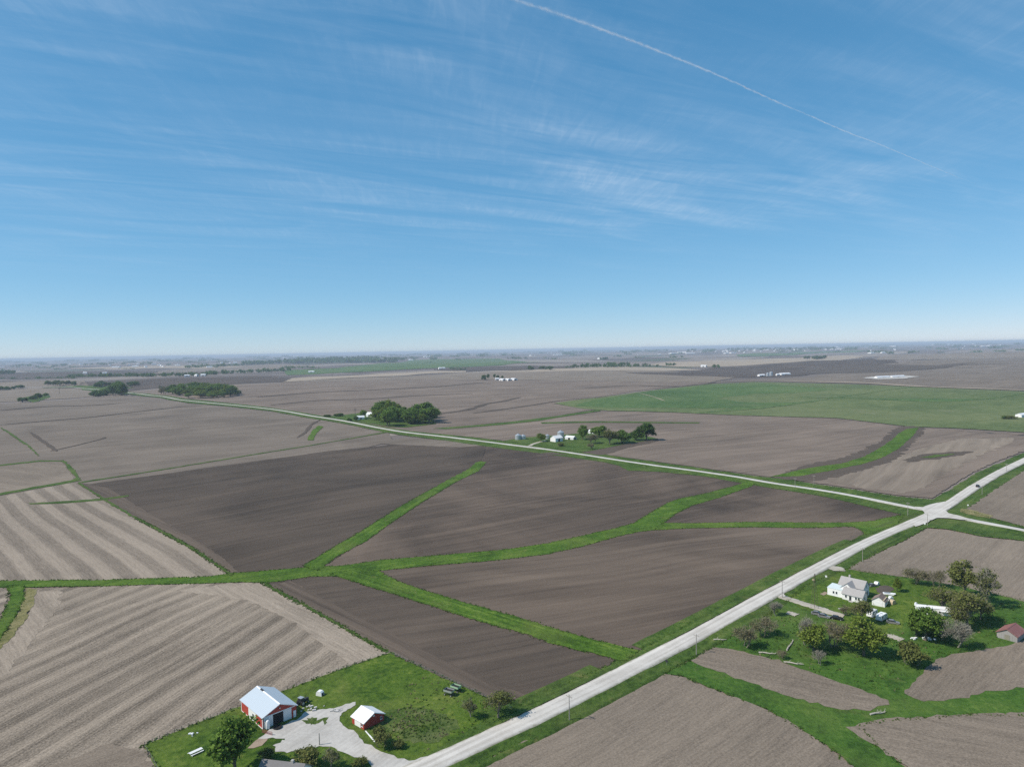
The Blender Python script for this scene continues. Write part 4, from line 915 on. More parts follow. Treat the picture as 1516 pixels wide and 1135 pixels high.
car(1239, 917, R(-34), M['black_car'], 'black car with white roof parked under the trees', 4.8).children[2].data.materials[0] = M['white_clean']
def camper(px, py, ang_, label, L=5.6):
    x, y = g1(px, py); c = empty('camper_trailer', x, y, ang_, label=label, cat='camper')
    W, H = 2.3, 2.6; h = L/2
    prof = [(-h, 0.6), (-h+0.2, 0.45), (h-0.5, 0.45), (h, 0.8), (h, 1.7), (h-0.35, 2.4), (h-0.7, H), (-h+0.5, H), (-h+0.1, 2.35), (-h, 1.9)]
    MB().prism_y(prof, -W/2, W/2).build('body', M['white_clean'], c)
    for sy in (-1, 1):
        for a, b in ((-h+0.6, -h+1.7), (h-2.0, h-0.9)): MB().box(a, b, sy*(W/2+0.012)-0.015, sy*(W/2+0.012)+0.015, 1.45, 2.05).build('window', M['glass'], c)
        MB().box(-h+0.1, h-0.1, sy*(W/2+0.008)-0.01, sy*(W/2+0.008)+0.01, 0.95, 1.1).build('stripe', M['galv'], c)
        wheel(c, -0.1, sy*(W/2-0.1), 0.34)
    MB().box(h-0.02, h+0.02, -0.7, 0.7, 1.35, 1.75).build('front_window', M['glass'], c)
    MB().tube([(h-0.3, 0, 0.5), (h+1.1, 0, 0.5)], 0.06).build('hitch', M['dark_steel'], c)
    MB().box(-0.6, 0.1, -0.35, 0.35, H, H+0.22).build('roof_unit', M['galv'], c)
camper(1291, 912, R(42), 'white camper trailer nearer the garage, left of the pair')
camper(1305, 917.5, R(40), 'white camper trailer, right one of the pair')
x, y = g1(1384, 909)
mh = empty('mobile_home', x, y, R(-20), label='long white trailer home with flat roof among the trees', cat='trailer')
w, r, pn = add_vol(mh, 0, 0, 0, 13.5, 3.6, 2.9, 3.3, M['white_clean'], M['roof_white'], 0.15, 0.08)
for a in (-5, -2.6, 1.5, 4.5): window(pn, 's', a, 1.2, 1.1, 0.9)
pn('door', 's', -0.9, 0.0, 0.15, 2.1, M['galv'], 0.06)
MB().box(-1.5, 2.0, -4.0, -1.9, 0.3, 0.45).build('deck', M['tan_paint'], mh); MB().box(1.4, 5.5, -3.4, -1.9, 2.3, 2.42).build('awning', M['white_clean'], mh)
x, y = g1(1356, 899)
lp = empty('propane_tank', x, y, R(60), label='white rounded propane tank left of the long trailer', cat='tank')
MB().tube([(-1.9, 0, 1.1), (-1.7, 0, 1.1), (1.7, 0, 1.1), (1.9, 0, 1.1)], [0.3, 0.6, 0.6, 0.3], 14).build('tank_shell', M['white_clean'], lp, False)
for xx in (-1.1, 1.1): MB().box(xx-0.12, xx+0.12, -0.4, 0.4, -0.1, 0.6).build('saddle', M['concrete'], lp)
MB().lathe([(0.2, 1.65), (0.2, 1.9), (0.1, 1.95)], 8).build('valve_dome', M['galv'], lp)
def junk(px, py, kind, label, ang_=0.0, s=1.0, mat='white_clean'):
    x, y = g1(px, py)
    if kind == 'boat':
        o = empty('boat', x, y, ang_, label=label, cat='boat')
        MB().prism_y([(-2.4*s, 0.9), (-2.2*s, 0.35), (1.6*s, 0.35), (2.6*s, 1.05)], -0.85, 0.85).build('hull', M[mat], o)
        MB().box(-1.8*s, 1.3*s, -0.6, 0.6, 0.91, 0.99).build('cover', M['galv'], o)
        for sy in (-1, 1): wheel(o, -0.4, sy*0.8, 0.28, 0.16)
    elif kind == 'box':
        o = empty('crate', x, y, ang_, label=label, cat='crate')
        MB().box(-1.0*s, 1.0*s, -0.7*s, 0.7*s, 0.1, 1.15*s).build('box', M[mat], o)
        MB().box(-1.06*s, 1.06*s, -0.76*s, 0.76*s, 1.151*s, 1.25*s).build('lid', M[mat], o)
        for sx in (-1, 1): MB().box(sx*0.8*s-0.1, sx*0.8*s+0.1, -0.7*s, 0.7*s, -0.1, 0.099).build('skid', M['grey_wood'], o)
    elif kind == 'hut':
        o = empty('calf_hut', x, y, ang_, label=label, cat='hut')
        MB().prism_y([(-1.2*s, 0), (1.1*s, 0), (1.0*s, 1.2*s), (0.5*s, 1.6*s), (-0.7*s, 1.6*s), (-1.1*s, 1.1*s)], -0.8*s, 0.8*s).build('shell', M[mat], o)
        MB().box(1.0*s, 1.13*s, -0.45*s, 0.45*s, 0.05, 1.0*s).build('doorway', M['dark_open'], o)
    elif kind == 'table':
        o = empty('picnic_table', x, y, ang_, label=label, cat='table')
        for k in range(5): MB().box(-1.6*s, 1.6*s, -0.55+k*0.23, -0.35+k*0.23, 0.74, 0.8).build('plank', M[mat], o)
        for sy in (-1, 1):
            MB().box(-1.6*s, 1.6*s, sy*0.95-0.15, sy*0.95+0.15, 0.42, 0.48).build('bench', M[mat], o)
        for sx in (-1, 1):
            MB().tube([(sx*1.2*s, -0.95, -0.05), (sx*1.2*s, -0.2, 0.74)], 0.06, 5).build('leg', M[mat], o); MB().tube([(sx*1.2*s, 0.95, -0.05), (sx*1.2*s, 0.2, 0.74)], 0.06, 5).build('leg', M[mat], o)
    elif kind == 'pile':
        o = empty('rubble_pile', x, y, ang_, label=label, cat='rubble'); rs = random.Random(int(px*7+py))
        for k in range(int(12*s)):
            a, d = rs.uniform(0, 6.28), rs.uniform(0, 1.9*s); cx, cy = d*math.cos(a)*1.3, d*math.sin(a); q = rs.uniform(0.35, 0.9)
            t = rs.uniform(-0.3, 0.3); z = max(0, 0.5*s-d*0.25)
            p = MB().add([(cx+q*i, cy+q*0.7*j, z+(q*0.35 if kk else -0.1)+t*i*0.5) for kk in (0, 1) for i, j in ((-.5, -.5), (.5, -.4), (.45, .5), (-.5, .42))],
                         [(0, 3, 2, 1), (4, 5, 6, 7), (0, 1, 5, 4), (1, 2, 6, 5), (2, 3, 7, 6), (3, 0, 4, 7)])
            p.build('slab', M[mat], o)
    elif kind == 'log':
        o = empty('fallen_log', x, y, ang_, label=label, cat='log'); rs = random.Random(int(px*3+py))
        MB().tube([(-3*s, 0, 0.25), (-1*s, 0.15, 0.4), (1*s, -0.1, 0.35), (3*s, 0.2, 0.5)], [0.3, 0.26, 0.2, 0.1], 6).build('stem', M['log'], o)
        for k in range(6):
            a = rs.uniform(-1.2, 1.2); xx = rs.uniform(-2, 2.6)*s
            MB().tube([(xx, 0, 0.35), (xx+math.cos(a)*1.2, math.sin(a)*1.3, 0.6+rs.uniform(0, 0.6))], [0.09, 0.03], 4).build('branch', M['log'], o)
    return o
junk(1316, 881, 'boat', 'white boat on a trailer behind the small garage', R(-25))
junk(1314, 889, 'box', 'long white box on the lawn right of the garage', R(-20), 0.9)
junk(1319, 887, 'hut', 'tiny white hut behind the long white box', R(10), 0.8)
junk(1321, 894, 'hut', 'tan and white hut right of the garage', R(30), 1.15, 'tan_paint')
junk(1298, 866, 'hut', 'white hut beside the grey car behind the house', R(40), 1.0)
junk(474, 1029, 'hut', 'white calf hut alone on the lawn right of the barn', R(-20), 0.95)
junk(290, 1115, 'table', 'white picnic table on the lawn left of the big tree', R(50), 1.15, 'white_clean')
junk(285, 1087, 'pile', 'small heap of white scrap on the lawn left of the barn', 0, 0.7, 'white_clean')
junk(462, 1049, 'pile', 'heap of pale broken concrete beside the barn', 0.4, 1.5, 'rubble')
junk(497, 1052, 'pile', 'loose pale rubble on the gravel behind the small shed', 0.2, 1.0, 'rubble')
junk(340, 1113, 'pile', 'pale boards heaped under the big tree', 0.2, 1.1, 'white_clean')
junk(1376, 946, 'pile', 'white scrap heap below the green yard tree', 0.2, 1.1, 'white_clean')
junk(1355, 946, 'pile', 'pale scrap at the end of the yard track', 0.2, 0.8, 'white_clean')
junk(1136, 968, 'log', 'pale fallen branches by the field edge left of the small bush', R(-20), 1.0)
junk(1175, 983, 'log', 'pale fallen branches at the upper edge of the tan strip', R(-25), 1.1)
junk(1170, 956, 'log', 'long fallen trunk pointing at the grey thicket', R(55), 1.7)
junk(1066, 948, 'log', 'dead branches at the field corner by the road', R(-10), 0.8)
junk(1300, 1057, 'log', 'pale driftwood in the waterway below the tan strip', R(10), 0.9)
def wagon(px, py, ang_, mat, label):
    x, y = g1(px, py); o = empty('grain_wagon', x, y, ang_, label=label, cat='wagon')
    t, bt = 1.5, 0.75
    V_ = [(-2.0, -1.2, 2.5), (2.0, -1.2, 2.5), (2.0, 1.2, 2.5), (-2.0, 1.2, 2.5), (-2.0, -1.2, 1.7), (2.0, -1.2, 1.7), (2.0, 1.2, 1.7), (-2.0, 1.2, 1.7), (-0.9, -0.5, 0.9), (0.9, -0.5, 0.9), (0.9, 0.5, 0.9), (-0.9, 0.5, 0.9)]
    mesh_obj('hopper', V_, [(0, 4, 5, 1), (1, 5, 6, 2), (2, 6, 7, 3), (3, 7, 4, 0), (4, 8, 9, 5), (5, 9, 10, 6), (6, 10, 11, 7), (7, 11, 8, 4), (8, 11, 10, 9)], M[mat], o)
    MB().box(-1.9, 1.9, -1.1, 1.1, 1.71, 1.95).build('interior', M['dark_open'], o)
    MB().box(-2.1, 2.1, -0.12, 0.12, 0.6, 0.8).build('frame', M['dark_steel'], o)
    o.scale = (0.8, 0.8, 0.8)
    for sx in (-1, 1):
        MB().tube([(sx*1.5, -1.0, 0.45), (sx*1.5, 1.0, 0.45)], 0.07).build('axle', M['dark_steel'], o)
        for sy in (-1, 1): wheel(o, sx*1.5, sy*1.0, 0.45, 0.25)
    MB().tube([(2.0, 0, 0.5), (3.6, 0, 0.4)], 0.06).build('tongue', M['dark_steel'], o)
wagon(665, 1029, R(-30), 'galv', 'open grey white grain wagon on the lawn edge')
wagon(675, 1023, R(-35), 'green_paint', 'pale green grain wagon behind the grey one')
x, y = g1(449, 1042)
tr = empty('tractor', x, y, R(60), label='dark old tractor parked behind the barn', cat='tractor')
MB().prism_y([(-0.6, 0.8), (2.0, 0.7), (2.05, 1.45), (0.3, 1.6), (-0.6, 1.3)], -0.4, 0.4).build('hood', M['dark_steel'], tr)
MB().box(-1.5, -0.4, -0.7, 0.7, 1.2, 2.5).build('cab', M['glass'], tr); MB().box(-1.65, -0.25, -0.85, 0.85, 2.5, 2.62).build('cab_roof', M['galv'], tr)
for sy in (-1, 1): wheel(tr, -1.0, sy*0.95, 0.85, 0.4); wheel(tr, 1.5, sy*0.7, 0.45, 0.25)
MB().tube([(1.2, 0.2, 1.4), (1.2, 0.2, 2.3)], 0.05).build('exhaust_pipe', M['dark_steel'], tr)

# utility poles along the roads
def pole(px, py, hpx, label, arm=True, group='utility poles along the gravel roads', hm=None):
    x, y = g1(px, py); H_ = hm or hpx*y/FPX
    o = empty('utility_pole', x, y, R(-46), label=label, cat='pole', group=group)
    MB().tube([(0, 0, -0.5), (0, 0, H_)], [0.17, 0.11], 7).build('post', M['pole_wood'], o)
    if arm:
        MB().box(-1.2, 1.2, -0.07, 0.07, H_-0.75, H_-0.58).build('crossarm', M['pole_wood'], o)
        for xx in (-1.05, 0.45, 1.05): MB().lathe([(0.05, H_-0.58), (0.07, H_-0.5), (0.03, H_-0.36)], 6, xx).build('insulator', M['galv'], o)
pole(843, 1067, 41, 'utility pole beside the road at the bottom field corner')
pole(1031, 969, 32, 'utility pole beside the waterway crossing of the road')
pole(1158, 885, 27, 'utility pole at the mouth of the house drive')
pole(1277, 832, 22, 'utility pole on the verge above the farmhouse')
pole(1373, 778, 18, 'utility pole at the near side of the junction')
pole(1344, 763, 20, 'utility pole left of the junction on the side road')
pole(1177, 722, 15, 'utility pole on the side road near the far waterway')
pole(1205, 718, 15, 'utility pole behind the side road by the pinkish field', True)
pole(1454, 732, 14, 'utility pole beside the black car')
pole(1490, 699, 13, 'utility pole farthest along the road on the right')
pole(473, 1103, 19, 'wooden yard pole in the gravel yard', False)
for px, py, lb in ((88, 583, 'tall power pole standing in the tan field on the left'), (258, 569, 'tall power pole behind the long wood, left one'), (330, 567, 'tall power pole behind the long wood, right one'),
                   (492, 559, 'tall power pole on the pale strip, leftmost of three'), (546, 556.5, 'tall power pole on the pale strip, middle of three'), (617, 553, 'tall power pole on the pale strip, rightmost of three'), (526, 617, 'power pole behind the grove farmstead')):
    x, y = g1(px, py); H_ = 20 if y > 1500 else 15
    o = empty('power_pole', x, y, R(40), label=lb, cat='pole', group='far power line poles')
    MB().tube([(0, 0, -0.5), (0, 0, H_)], [0.45, 0.3], 6).build('post', M['bark'], o)
    for z in (H_-1.5, H_-4): MB().box(-3, 3, -0.2, 0.2, z, z+0.35).build('crossarm', M['bark'], o)
# lattice windmill tower by the drive
x, y = g1(1206, 901)
wt = empty('windmill_tower', x, y, R(20), label='slender open lattice tower beside the house drive', cat='tower')
TH = 15.0
for sx in (-1, 1):
    for sy in (-1, 1): MB().tube([(sx*1.1, sy*1.1, -0.2), (sx*0.12, sy*0.12, TH)], 0.045, 4).build('leg', M['bark'], wt)
for k in range(6):
    z0 = k*TH/6; z1 = (k+1)*TH/6; a = 1.1-0.98*z0/TH; b = 1.1-0.98*z1/TH
    m = MB()
    for p, q in (((-1, -1), (1, -1)), ((1, -1), (1, 1)), ((1, 1), (-1, 1)), ((-1, 1), (-1, -1))): m.tube([(p[0]*a, p[1]*a, z0), (q[0]*b, q[1]*b, z1)], 0.022, 3); m.tube([(p[0]*b, p[1]*b, z1), (q[0]*b, q[1]*b, z1)], 0.022, 3)
    m.build('brace', M['bark'], wt)
# small signs by the road
for px, py, lb, mt in ((1223, 858, 'white sign by the road above the farmhouse drive', 'white_clean'), (1204, 863, 'small yellow marker on the verge by the farmhouse', 'tan_paint'), (987, 985, 'small dark culvert marker at the waterway road crossing', 'dark_steel'), (1433, 751, 'white road sign on the far side of the junction', 'white_clean'), (1369, 779, 'small road sign near the junction pole', 'white_clean')):
    x, y = g1(px, py); o = empty('road_sign', x, y, R(-30), label=lb, cat='sign')
    MB().tube([(0, 0, -0.2), (0, 0, 2.0)], 0.04, 5).build('post', M['galv'], o); MB().box(-0.45, 0.45, -0.06, -0.04, 1.2, 2.05).build('plate', M[mt], o)
# yard fence behind the barn
def fence(pxline, n, label):
    w_ = G(pxline); w_ = np.array(w_); seg = np.r_[0, np.cumsum(np.linalg.norm(np.diff(w_, axis=0), axis=1))]
    s = np.linspace(0, seg[-1], n); X_, Y_ = np.interp(s, seg, w_[:, 0]), np.interp(s, seg, w_[:, 1]); Z_ = Hf(X_, Y_)
    o = empty('wire_fence', X_[0], Y_[0], 0, 0.0, label, 'fence'); x0, y0 = X_[0], Y_[0]
    pm = None
    for i in range(n):
        if pm is None: p = MB().tube([(0, 0, -0.3), (0, 0, 1.35)], 0.09, 5).build('post', M['bark'], o); pm = p.data
        else: p = bpy.data.objects.new('post', pm); COL.objects.link(p); p.parent = o
        p.location = (X_[i]-x0, Y_[i]-y0, Z_[i])
    m = MB()
    for hgt in (0.5, 0.85, 1.2): m.tube([(X_[i]-x0, Y_[i]-y0, Z_[i]+hgt) for i in range(n)], 0.012, 3, False)
    m.build('wire', M['galv'], o)
fence([(214, 1104), (285, 1074), (352, 1049)], 14, 'post and wire fence left of the barn along the stubble')
fence([(412, 1026), (500, 993), (577, 967), (640, 996), (758, 1051)], 34, 'post and wire fence behind the barn lawn up to the road')
fence([(214, 1106), (226, 1126), (240, 1152)], 7, 'short post and wire fence at the lower left lawn corner')

# ------------------------------------------------------------------ farmsteads farther off
def bin_(px, py, wpx, label, hk=1.0, group=None):
    x, y = g1(px, py); r_ = wpx*y/FPX/2; h_ = r_*1.5*hk
    o = empty('grain_bin', x, y, 0, label=label, cat='grain bin', group=group)
    MB().lathe([(r_, -0.5), (r_, h_)], 18).build('wall', M['galv'], o, False)
    rf = MB().lathe([(r_*1.04, h_), (r_*0.12, h_+r_*0.55), (r_*0.1, h_+r_*0.62)], 18).build('roof', M['galv'], o, False)
def far_gable(px, py, wpx, label, ang_=-46, ratio=0.6, he=3.2, hr=5.0, wall='far_white', roof='far_roof', cat='barn', name='barn', group=None, door=True, grow=1.0):
    x, y = g1(px, py); L = max(5.0, wpx*y/FPX*1.15)*grow; W_ = L*ratio
    o = empty(name, x, y, R(ang_), label=label, cat=cat, group=group); s = 1.0
    w, r, pn = add_vol(o, 0, 0, 0, L, W_, he*s, hr*s, M[wall], M[roof], 0.3, 0.12)
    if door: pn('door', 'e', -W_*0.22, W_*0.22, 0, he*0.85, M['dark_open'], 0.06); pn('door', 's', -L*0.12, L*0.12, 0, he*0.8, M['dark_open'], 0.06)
    return o
# middle farmstead
bin_(767, 651, 9, 'silver grain bin standing apart at the left of the middle farmstead', 1.0)
bin_(774.5, 650.5, 8, 'second silver grain bin close against the lone bin', 0.9)
bin_(810.5, 650, 6, 'small silver bin left of the white farmhouse', 1.3)
bin_(830, 649, 10, 'large silver bin behind the white farmhouse', 1.25)
far_gable(824, 653.5, 13, 'white two storey house of the middle farmstead', 40, 0.75, 4.6, 7.4, cat='house', name='house', roof='far_white')
far_gable(845, 650.5, 13, 'low white shed right of the house in the middle farmstead', -38, 0.6, 3.0, 4.6, cat='shed', name='shed')
far_gable(877, 642, 9, 'pale shed half hidden between trees of the middle farmstead', -40, 0.6, 3.2, 5.2, cat='shed', name='shed')
# grove farmstead
far_gable(534, 621, 9, 'white shed at the left end of the big grove', 20, 0.6, 4.2, 6.5, cat='shed', name='shed')
far_gable(549, 617, 10, 'white roofed house in front of the big grove', -30, 0.7, 4.6, 8.0, cat='house', name='house')
# white livestock farm
for i, (px, py, wp, lb) in enumerate(((736, 562.5, 5, 'small white shed at the left of the white livestock farm'), (744, 563.5, 9, 'white livestock barn, left of the three'), (752, 563.5, 9, 'white livestock barn, middle of the three'), (760.5, 563, 10, 'white livestock barn, right of the three'))):
    far_gable(px, py, wp, lb, -60 if i else 10, 0.55, 5.0, 8.0, grow=1.0)
for px, py, wp, lb in ((1127, 557, 9, 'white barn at the left end of the right hand far farm'), (1161, 555, 15, 'long white barn at the right end of the right hand far farm'), (1151.5, 556, 5, 'narrow white shed in the right hand far farm')):
    far_gable(px, py, wp, lb, 20, 0.5, 5.0, 8.5)
bin_(1136.5, 557, 4.5, 'left silver bin of the right hand far farm', 1.3); bin_(1141.5, 556.5, 5, 'right silver bin of the right hand far farm', 1.4)
far_gable(1306, 559.5, 24, 'long low white barn, left of the two on the pale pad', 24, 0.22, 3.5, 6.5)
far_gable(1328, 558.5, 24, 'long low white barn, right of the two on the pale pad', 24, 0.22, 3.5, 6.5)
area('gravel_pad', [(1277, 560), (1300, 557.5), (1340, 556.5), (1362, 558), (1340, 561), (1300, 562)], 'yard', 5.0, jit=0.5, label='pale pad around the two long white barns')
far_gable(1512, 617.5, 15, 'white shed with low roof at the right picture edge', 30, 0.5, 4.0, 6.0, cat='shed', name='shed')
far_gable(1503, 545, 4, 'tiny white shed', 30) if False else None
FARB = [(632, 528.5, 7, 'white building right of the green ridge, left one of a pair'), (639, 527.5, 7, 'white building right of the green ridge, right one of a pair'), (608, 533.5, 5, 'lone white building on the green ridge'),
        (482, 535, 4, 'white house within the distant wood'), (654, 546, 7, 'white house with long roof below the green ridge'), (888, 531.5, 5, 'white barn among dark trees beyond the tan ridge'),
        (826, 525.5, 9, 'long white shed on the horizon plain right of centre'), (996, 523.5, 9, 'white barn, leftmost of the large far farm'), (1006, 522.5, 5, 'white barn, second of the large far farm'), (1013.5, 522, 5, 'white barn, third of the large far farm'), (1022, 523.5, 9, 'white barn, rightmost of the large far farm'),
        (1075, 523.5, 6, 'white shed, left one in front of the far town'), (1085, 522.8, 7, 'white shed, right one in front of the far town'), (1042, 543, 6, 'white house at the end of the distant hedge'),
        (126, 553, 4, 'white house above the left distant tree line'), (155, 553, 4, 'white house within the left distant tree line'), (277, 557.5, 5, 'small tan house below the distant tree line'), (291, 557, 5, 'white house below the distant tree line'), (301, 556.5, 5, 'white shed right of the house below the distant tree line'),
        (310, 544, 6, 'white shed between the two distant tree lines'), (348, 537.5, 4, 'white house at the left end of the far wood'), (440, 528, 10, 'long white shed on the horizon plain behind the far wood'), (461, 551.5, 6, 'white roofed shed at the edge of the green ridge'),
        (1290, 523, 8, 'row of low white sheds left of the right hand farms'), (1307, 522.5, 5, 'white barn with trees beside it on the right plain'), (1322, 513, 6, 'white house near the right horizon'), (1385, 510.5, 8, 'white building at the left of the right horizon row'), (1398, 510.5, 6, 'second white building of the right horizon row'), (1415, 510, 16, 'longest white building of the right horizon row'),
        (1443, 508.5, 5, 'white building right of the horizon row'), (1456, 513, 6, 'white barn, left one beside the flat dark grove'), (1465, 512, 6, 'white barn, right one beside the flat dark grove'), (57, 536, 6, 'white shed on the far left horizon'), (146, 534, 6, 'white house on the left horizon plain'), (172, 544, 8, 'white shed, left one on the pale left strip'), (200, 543, 6, 'white shed, right one on the pale left strip'), (1243, 514, 7, 'white elevator building at the right end of the far town')]
for i, (px, py, wp, lb) in enumerate(FARB):
    x, y = g1(px, py)
    far_gable(px, py, wp, lb, (20, -40, 5, 35)[i % 4], 0.5, 5.0+y/2200, 8.0+y/1500, cat='building', name='farm_building', group='white farm buildings on the distant plain', door=y < 5000, grow=1.2)

# ------------------------------------------------------------------ trees
def quads(C, U, Vv):
    n = len(C); V_ = np.empty((n, 4, 3)); V_[:, 0] = C-U-Vv; V_[:, 1] = C+U-Vv; V_[:, 2] = C+U+Vv; V_[:, 3] = C-U+Vv
    return V_.reshape(-1, 3), np.arange(n*4).reshape(-1, 4)
def rand_dirs(r, n):
    d = r.normal(size=(n, 3)); return d/np.linalg.norm(d, axis=1, keepdims=True)
def tree_proto(seed, H_=10.0, R_=4.0, leaves=2600, leaf=0.27, twigs=0, trunk_h=0.30, clusters=60, spread=0.85, leafm='leaf', bark='bark', shape='round', low=0.18, stems=1):
    """branching skeleton plus leaf-sized faces (and bare twigs) in lobed clumps; returns trunk and crown meshes"""
    r = np.random.default_rng(seed); rs = random.Random(seed)
    cz = H_*(low+(1-low)/2); hz_ = H_*(1-low)/2
    nl = 9 if shape == 'round' else 9
    lob = rand_dirs(r, nl); lob[:, 2] = np.abs(lob[:, 2])*0.9-0.25
    lobc = lob*np.array([R_*0.64, R_*0.64, hz_*0.62])+np.array([0, 0, cz]); lobr = r.uniform(0.26, 0.58, nl)
    if shape == 'tall': lobc[:, :2] *= 0.7
    C = []
    while len(C) < clusters:
        k = r.integers(nl); d = rand_dirs(r, 1)[0]; q = r.uniform(0.55, 1.0)
        p = lobc[k]+d*q*lobr[k]*np.array([R_, R_, hz_])
        if p[2] < H_*low*0.8 or p[2] > H_*1.02 or np.hypot(p[0], p[1]) > R_*1.08: continue
        C.append(p)
    C = np.array(C)
    tb = MB(); base_r = H_*0.028
    tops = []
    for s in range(stems):
        a = rs.uniform(0, 6.28); o = 0.0 if stems == 1 else R_*0.22
        b0 = Vector((math.cos(a)*o, math.sin(a)*o, -0.3)); t1 = Vector((math.cos(a)*o*2+rs.uniform(-.3, .3), math.sin(a)*o*2+rs.uniform(-.3, .3), H_*trunk_h)); t2 = Vector((t1.x*1.4+rs.uniform(-.5, .5), t1.y*1.4+rs.uniform(-.5, .5), H_*0.62))
        k = base_r/(stems**0.5)
        tb.tube([b0, (b0+t1)/2+Vector((rs.uniform(-.1, .1), rs.uniform(-.1, .1), 0)), t1, t2], [k*1.25, k, k*0.85, k*0.4], 7); tops.append((t1, t2, k))
    nbr = min(len(C), 34); pick = r.choice(len(C), nbr, replace=False)
    for i in pick:
        t1, t2, k = tops[rs.randrange(len(tops))]; e = Vector(C[i]); f = rs.uniform(0.0, 0.9); s0 = t1.lerp(t2, f)
        if s0.z > e.z: s0 = t1.lerp(t2, 0)
        mid = s0.lerp(e, 0.55)+Vector((rs.uniform(-.3, .3), rs.uniform(-.3, .3), rs.uniform(0.0, .5)))
        tb.tube([s0, mid, e], [k*0.42, k*0.26, k*0.08], 4, False)
    Vs, Fs, nb = [], [], 0
    if leaves:
        w_ = r.uniform(0.4, 1.4, len(C)); cnt = r.choice(len(C), leaves, p=w_/w_.sum())
        P = C[cnt]+r.normal(0, 1, (leaves, 3))*np.array([spread, spread, spread*0.75])*0.62
        P[:, 2] = np.maximum(P[:, 2], 0.25)
        u = rand_dirs(r, leaves); v_ = np.cross(u, rand_dirs(r, leaves)); v_ /= np.linalg.norm(v_, axis=1, keepdims=True)+1e-9
        sz = leaf*r.uniform(0.55, 1.3, leaves)[:, None]
        a, f = quads(P, u*sz, v_*sz*0.62); Vs.append(a); Fs.append(f)
    crown = (np.concatenate(Vs), np.concatenate(Fs)) if Vs else None
    if twigs:
        cnt = r.integers(len(C), size=twigs); P = C[cnt]+r.normal(0, 0.45, (twigs, 3))*spread
        out = P-np.array([0, 0, H_*0.3]); out /= np.linalg.norm(out, axis=1, keepdims=True); d = out+r.normal(0, 0.55, (twigs, 3)); d /= np.linalg.norm(d, axis=1, keepdims=True)
        sd = np.cross(d, rand_dirs(r, twigs)); sd /= np.linalg.norm(sd, axis=1, keepdims=True)+1e-9
        a, f = quads(P, d*r.uniform(0.35, 0.8, twigs)[:, None], sd*r.uniform(0.018, 0.038, twigs)[:, None]); tw = (a, f)
    else: tw = None
    me_t = bpy.data.meshes.new('trunk'); me_t.from_pydata(tb.v, [], tb.f); me_t.materials.append(M[bark]); me_t.update()
    def to_me(vf, nm, m):
        me = bpy.data.meshes.new(nm); V_, F_ = vf
        me.vertices.add(len(V_)); me.vertices.foreach_set('co', V_.astype(np.float32).ravel()); me.loops.add(F_.size); me.loops.foreach_set('vertex_index', F_.astype(np.int32).ravel())
        me.polygons.add(len(F_)); me.polygons.foreach_set('loop_start', np.arange(0, F_.size, 4, dtype=np.int32)); me.polygons.foreach_set('loop_total', np.full(len(F_), 4, dtype=np.int32)); me.update(calc_edges=True); me.materials.append(M[m]); return me
    return dict(trunk=me_t, crown=to_me(crown, 'crown', leafm) if crown else None, twigs=to_me(tw, 'twigs', bark) if tw else None, H=H_, R=R_)
PT = {
    'leafy': [tree_proto(s, leaves=4600, leaf=0.24, clusters=95, leafm='leaf', low=0.0, trunk_h=0.2) for s in (1, 2, 3)],
    'dark': [tree_proto(s, leaves=4600, leaf=0.24, clusters=95, leafm='leaf_dark', low=-0.03, trunk_h=0.2) for s in (4, 5)],
    'poplar': [tree_proto(6, H_=10, R_=3.0, leaves=3000, leaf=0.2, clusters=46, twigs=250, spread=0.7, leafm='leaf_olive', bark='bark_grey', shape='tall', low=0.04, trunk_h=0.18)],
    'half': [tree_proto(s, leaves=1200, leaf=0.18, clusters=60, twigs=900, leafm='leaf_olive', bark='bark_grey', spread=0.8, low=0.04, trunk_h=0.18) for s in (7, 8)],
    'sparse': [tree_proto(s, leaves=2400, leaf=0.18, clusters=80, twigs=500, leafm='leaf_olive', bark='bark_brown', spread=1.0, low=0.06, trunk_h=0.2) for s in (9, 10)],
    'bud': [tree_proto(s, leaves=1900, leaf=0.15, clusters=90, twigs=1000, leafm='leaf_bud', bark='bark_brown', spread=0.9, low=0.08, trunk_h=0.15, stems=3) for s in (11, 12)],
    'bare': [tree_proto(s, leaves=0, clusters=90, twigs=1800, bark='bark_grey', spread=0.9, low=0.1, trunk_h=0.2, stems=2) for s in (13, 14)],
    'bush': [tree_proto(s, H_=10, R_=6.0, leaves=3400, leaf=0.34, clusters=70, leafm='leaf_olive', bark='bark_brown', spread=1.2, low=0.02, trunk_h=0.1, stems=3, twigs=300) for s in (15, 16)],
    'lime': [tree_proto(s, leaves=3300, leaf=0.24, clusters=70, leafm='leaf_lime', spread=0.95, low=0.08, twigs=200) for s in (17, 18)],
}
NT = [0]
def tree(px, py, hpx, wpx, style, label, group=None, name=None, xy=None, size=None, cat='tree'):
    x, y = xy or g1(px, py)
    pr = PT[style][NT[0] % len(PT[style])]; NT[0] += 1
    H_, W_ = size or (hpx*y/FPX, wpx*y/FPX)
    nm = name or {'bush': 'shrub', 'bud': 'budding_tree', 'bare': 'bare_tree', 'poplar': 'poplar_tree'}.get(style, 'deciduous_tree')
    o = empty(nm, x, y, (NT[0]*2.4) % 6.28, label=label, cat=cat, group=group)
    sx, sz = W_/(2*pr['R']), H_/pr['H']
    for part in ('trunk', 'crown', 'twigs'):
        if pr[part] is None: continue
        nmp = 'crown' if (part == 'twigs' and pr['crown'] is None) else part
        c = bpy.data.objects.new(nmp, pr[part]); COL.objects.link(c); c.parent = o; c.scale = (sx, sx, sz)
        if part != 'trunk': c['kind'] = 'stuff'
    return o
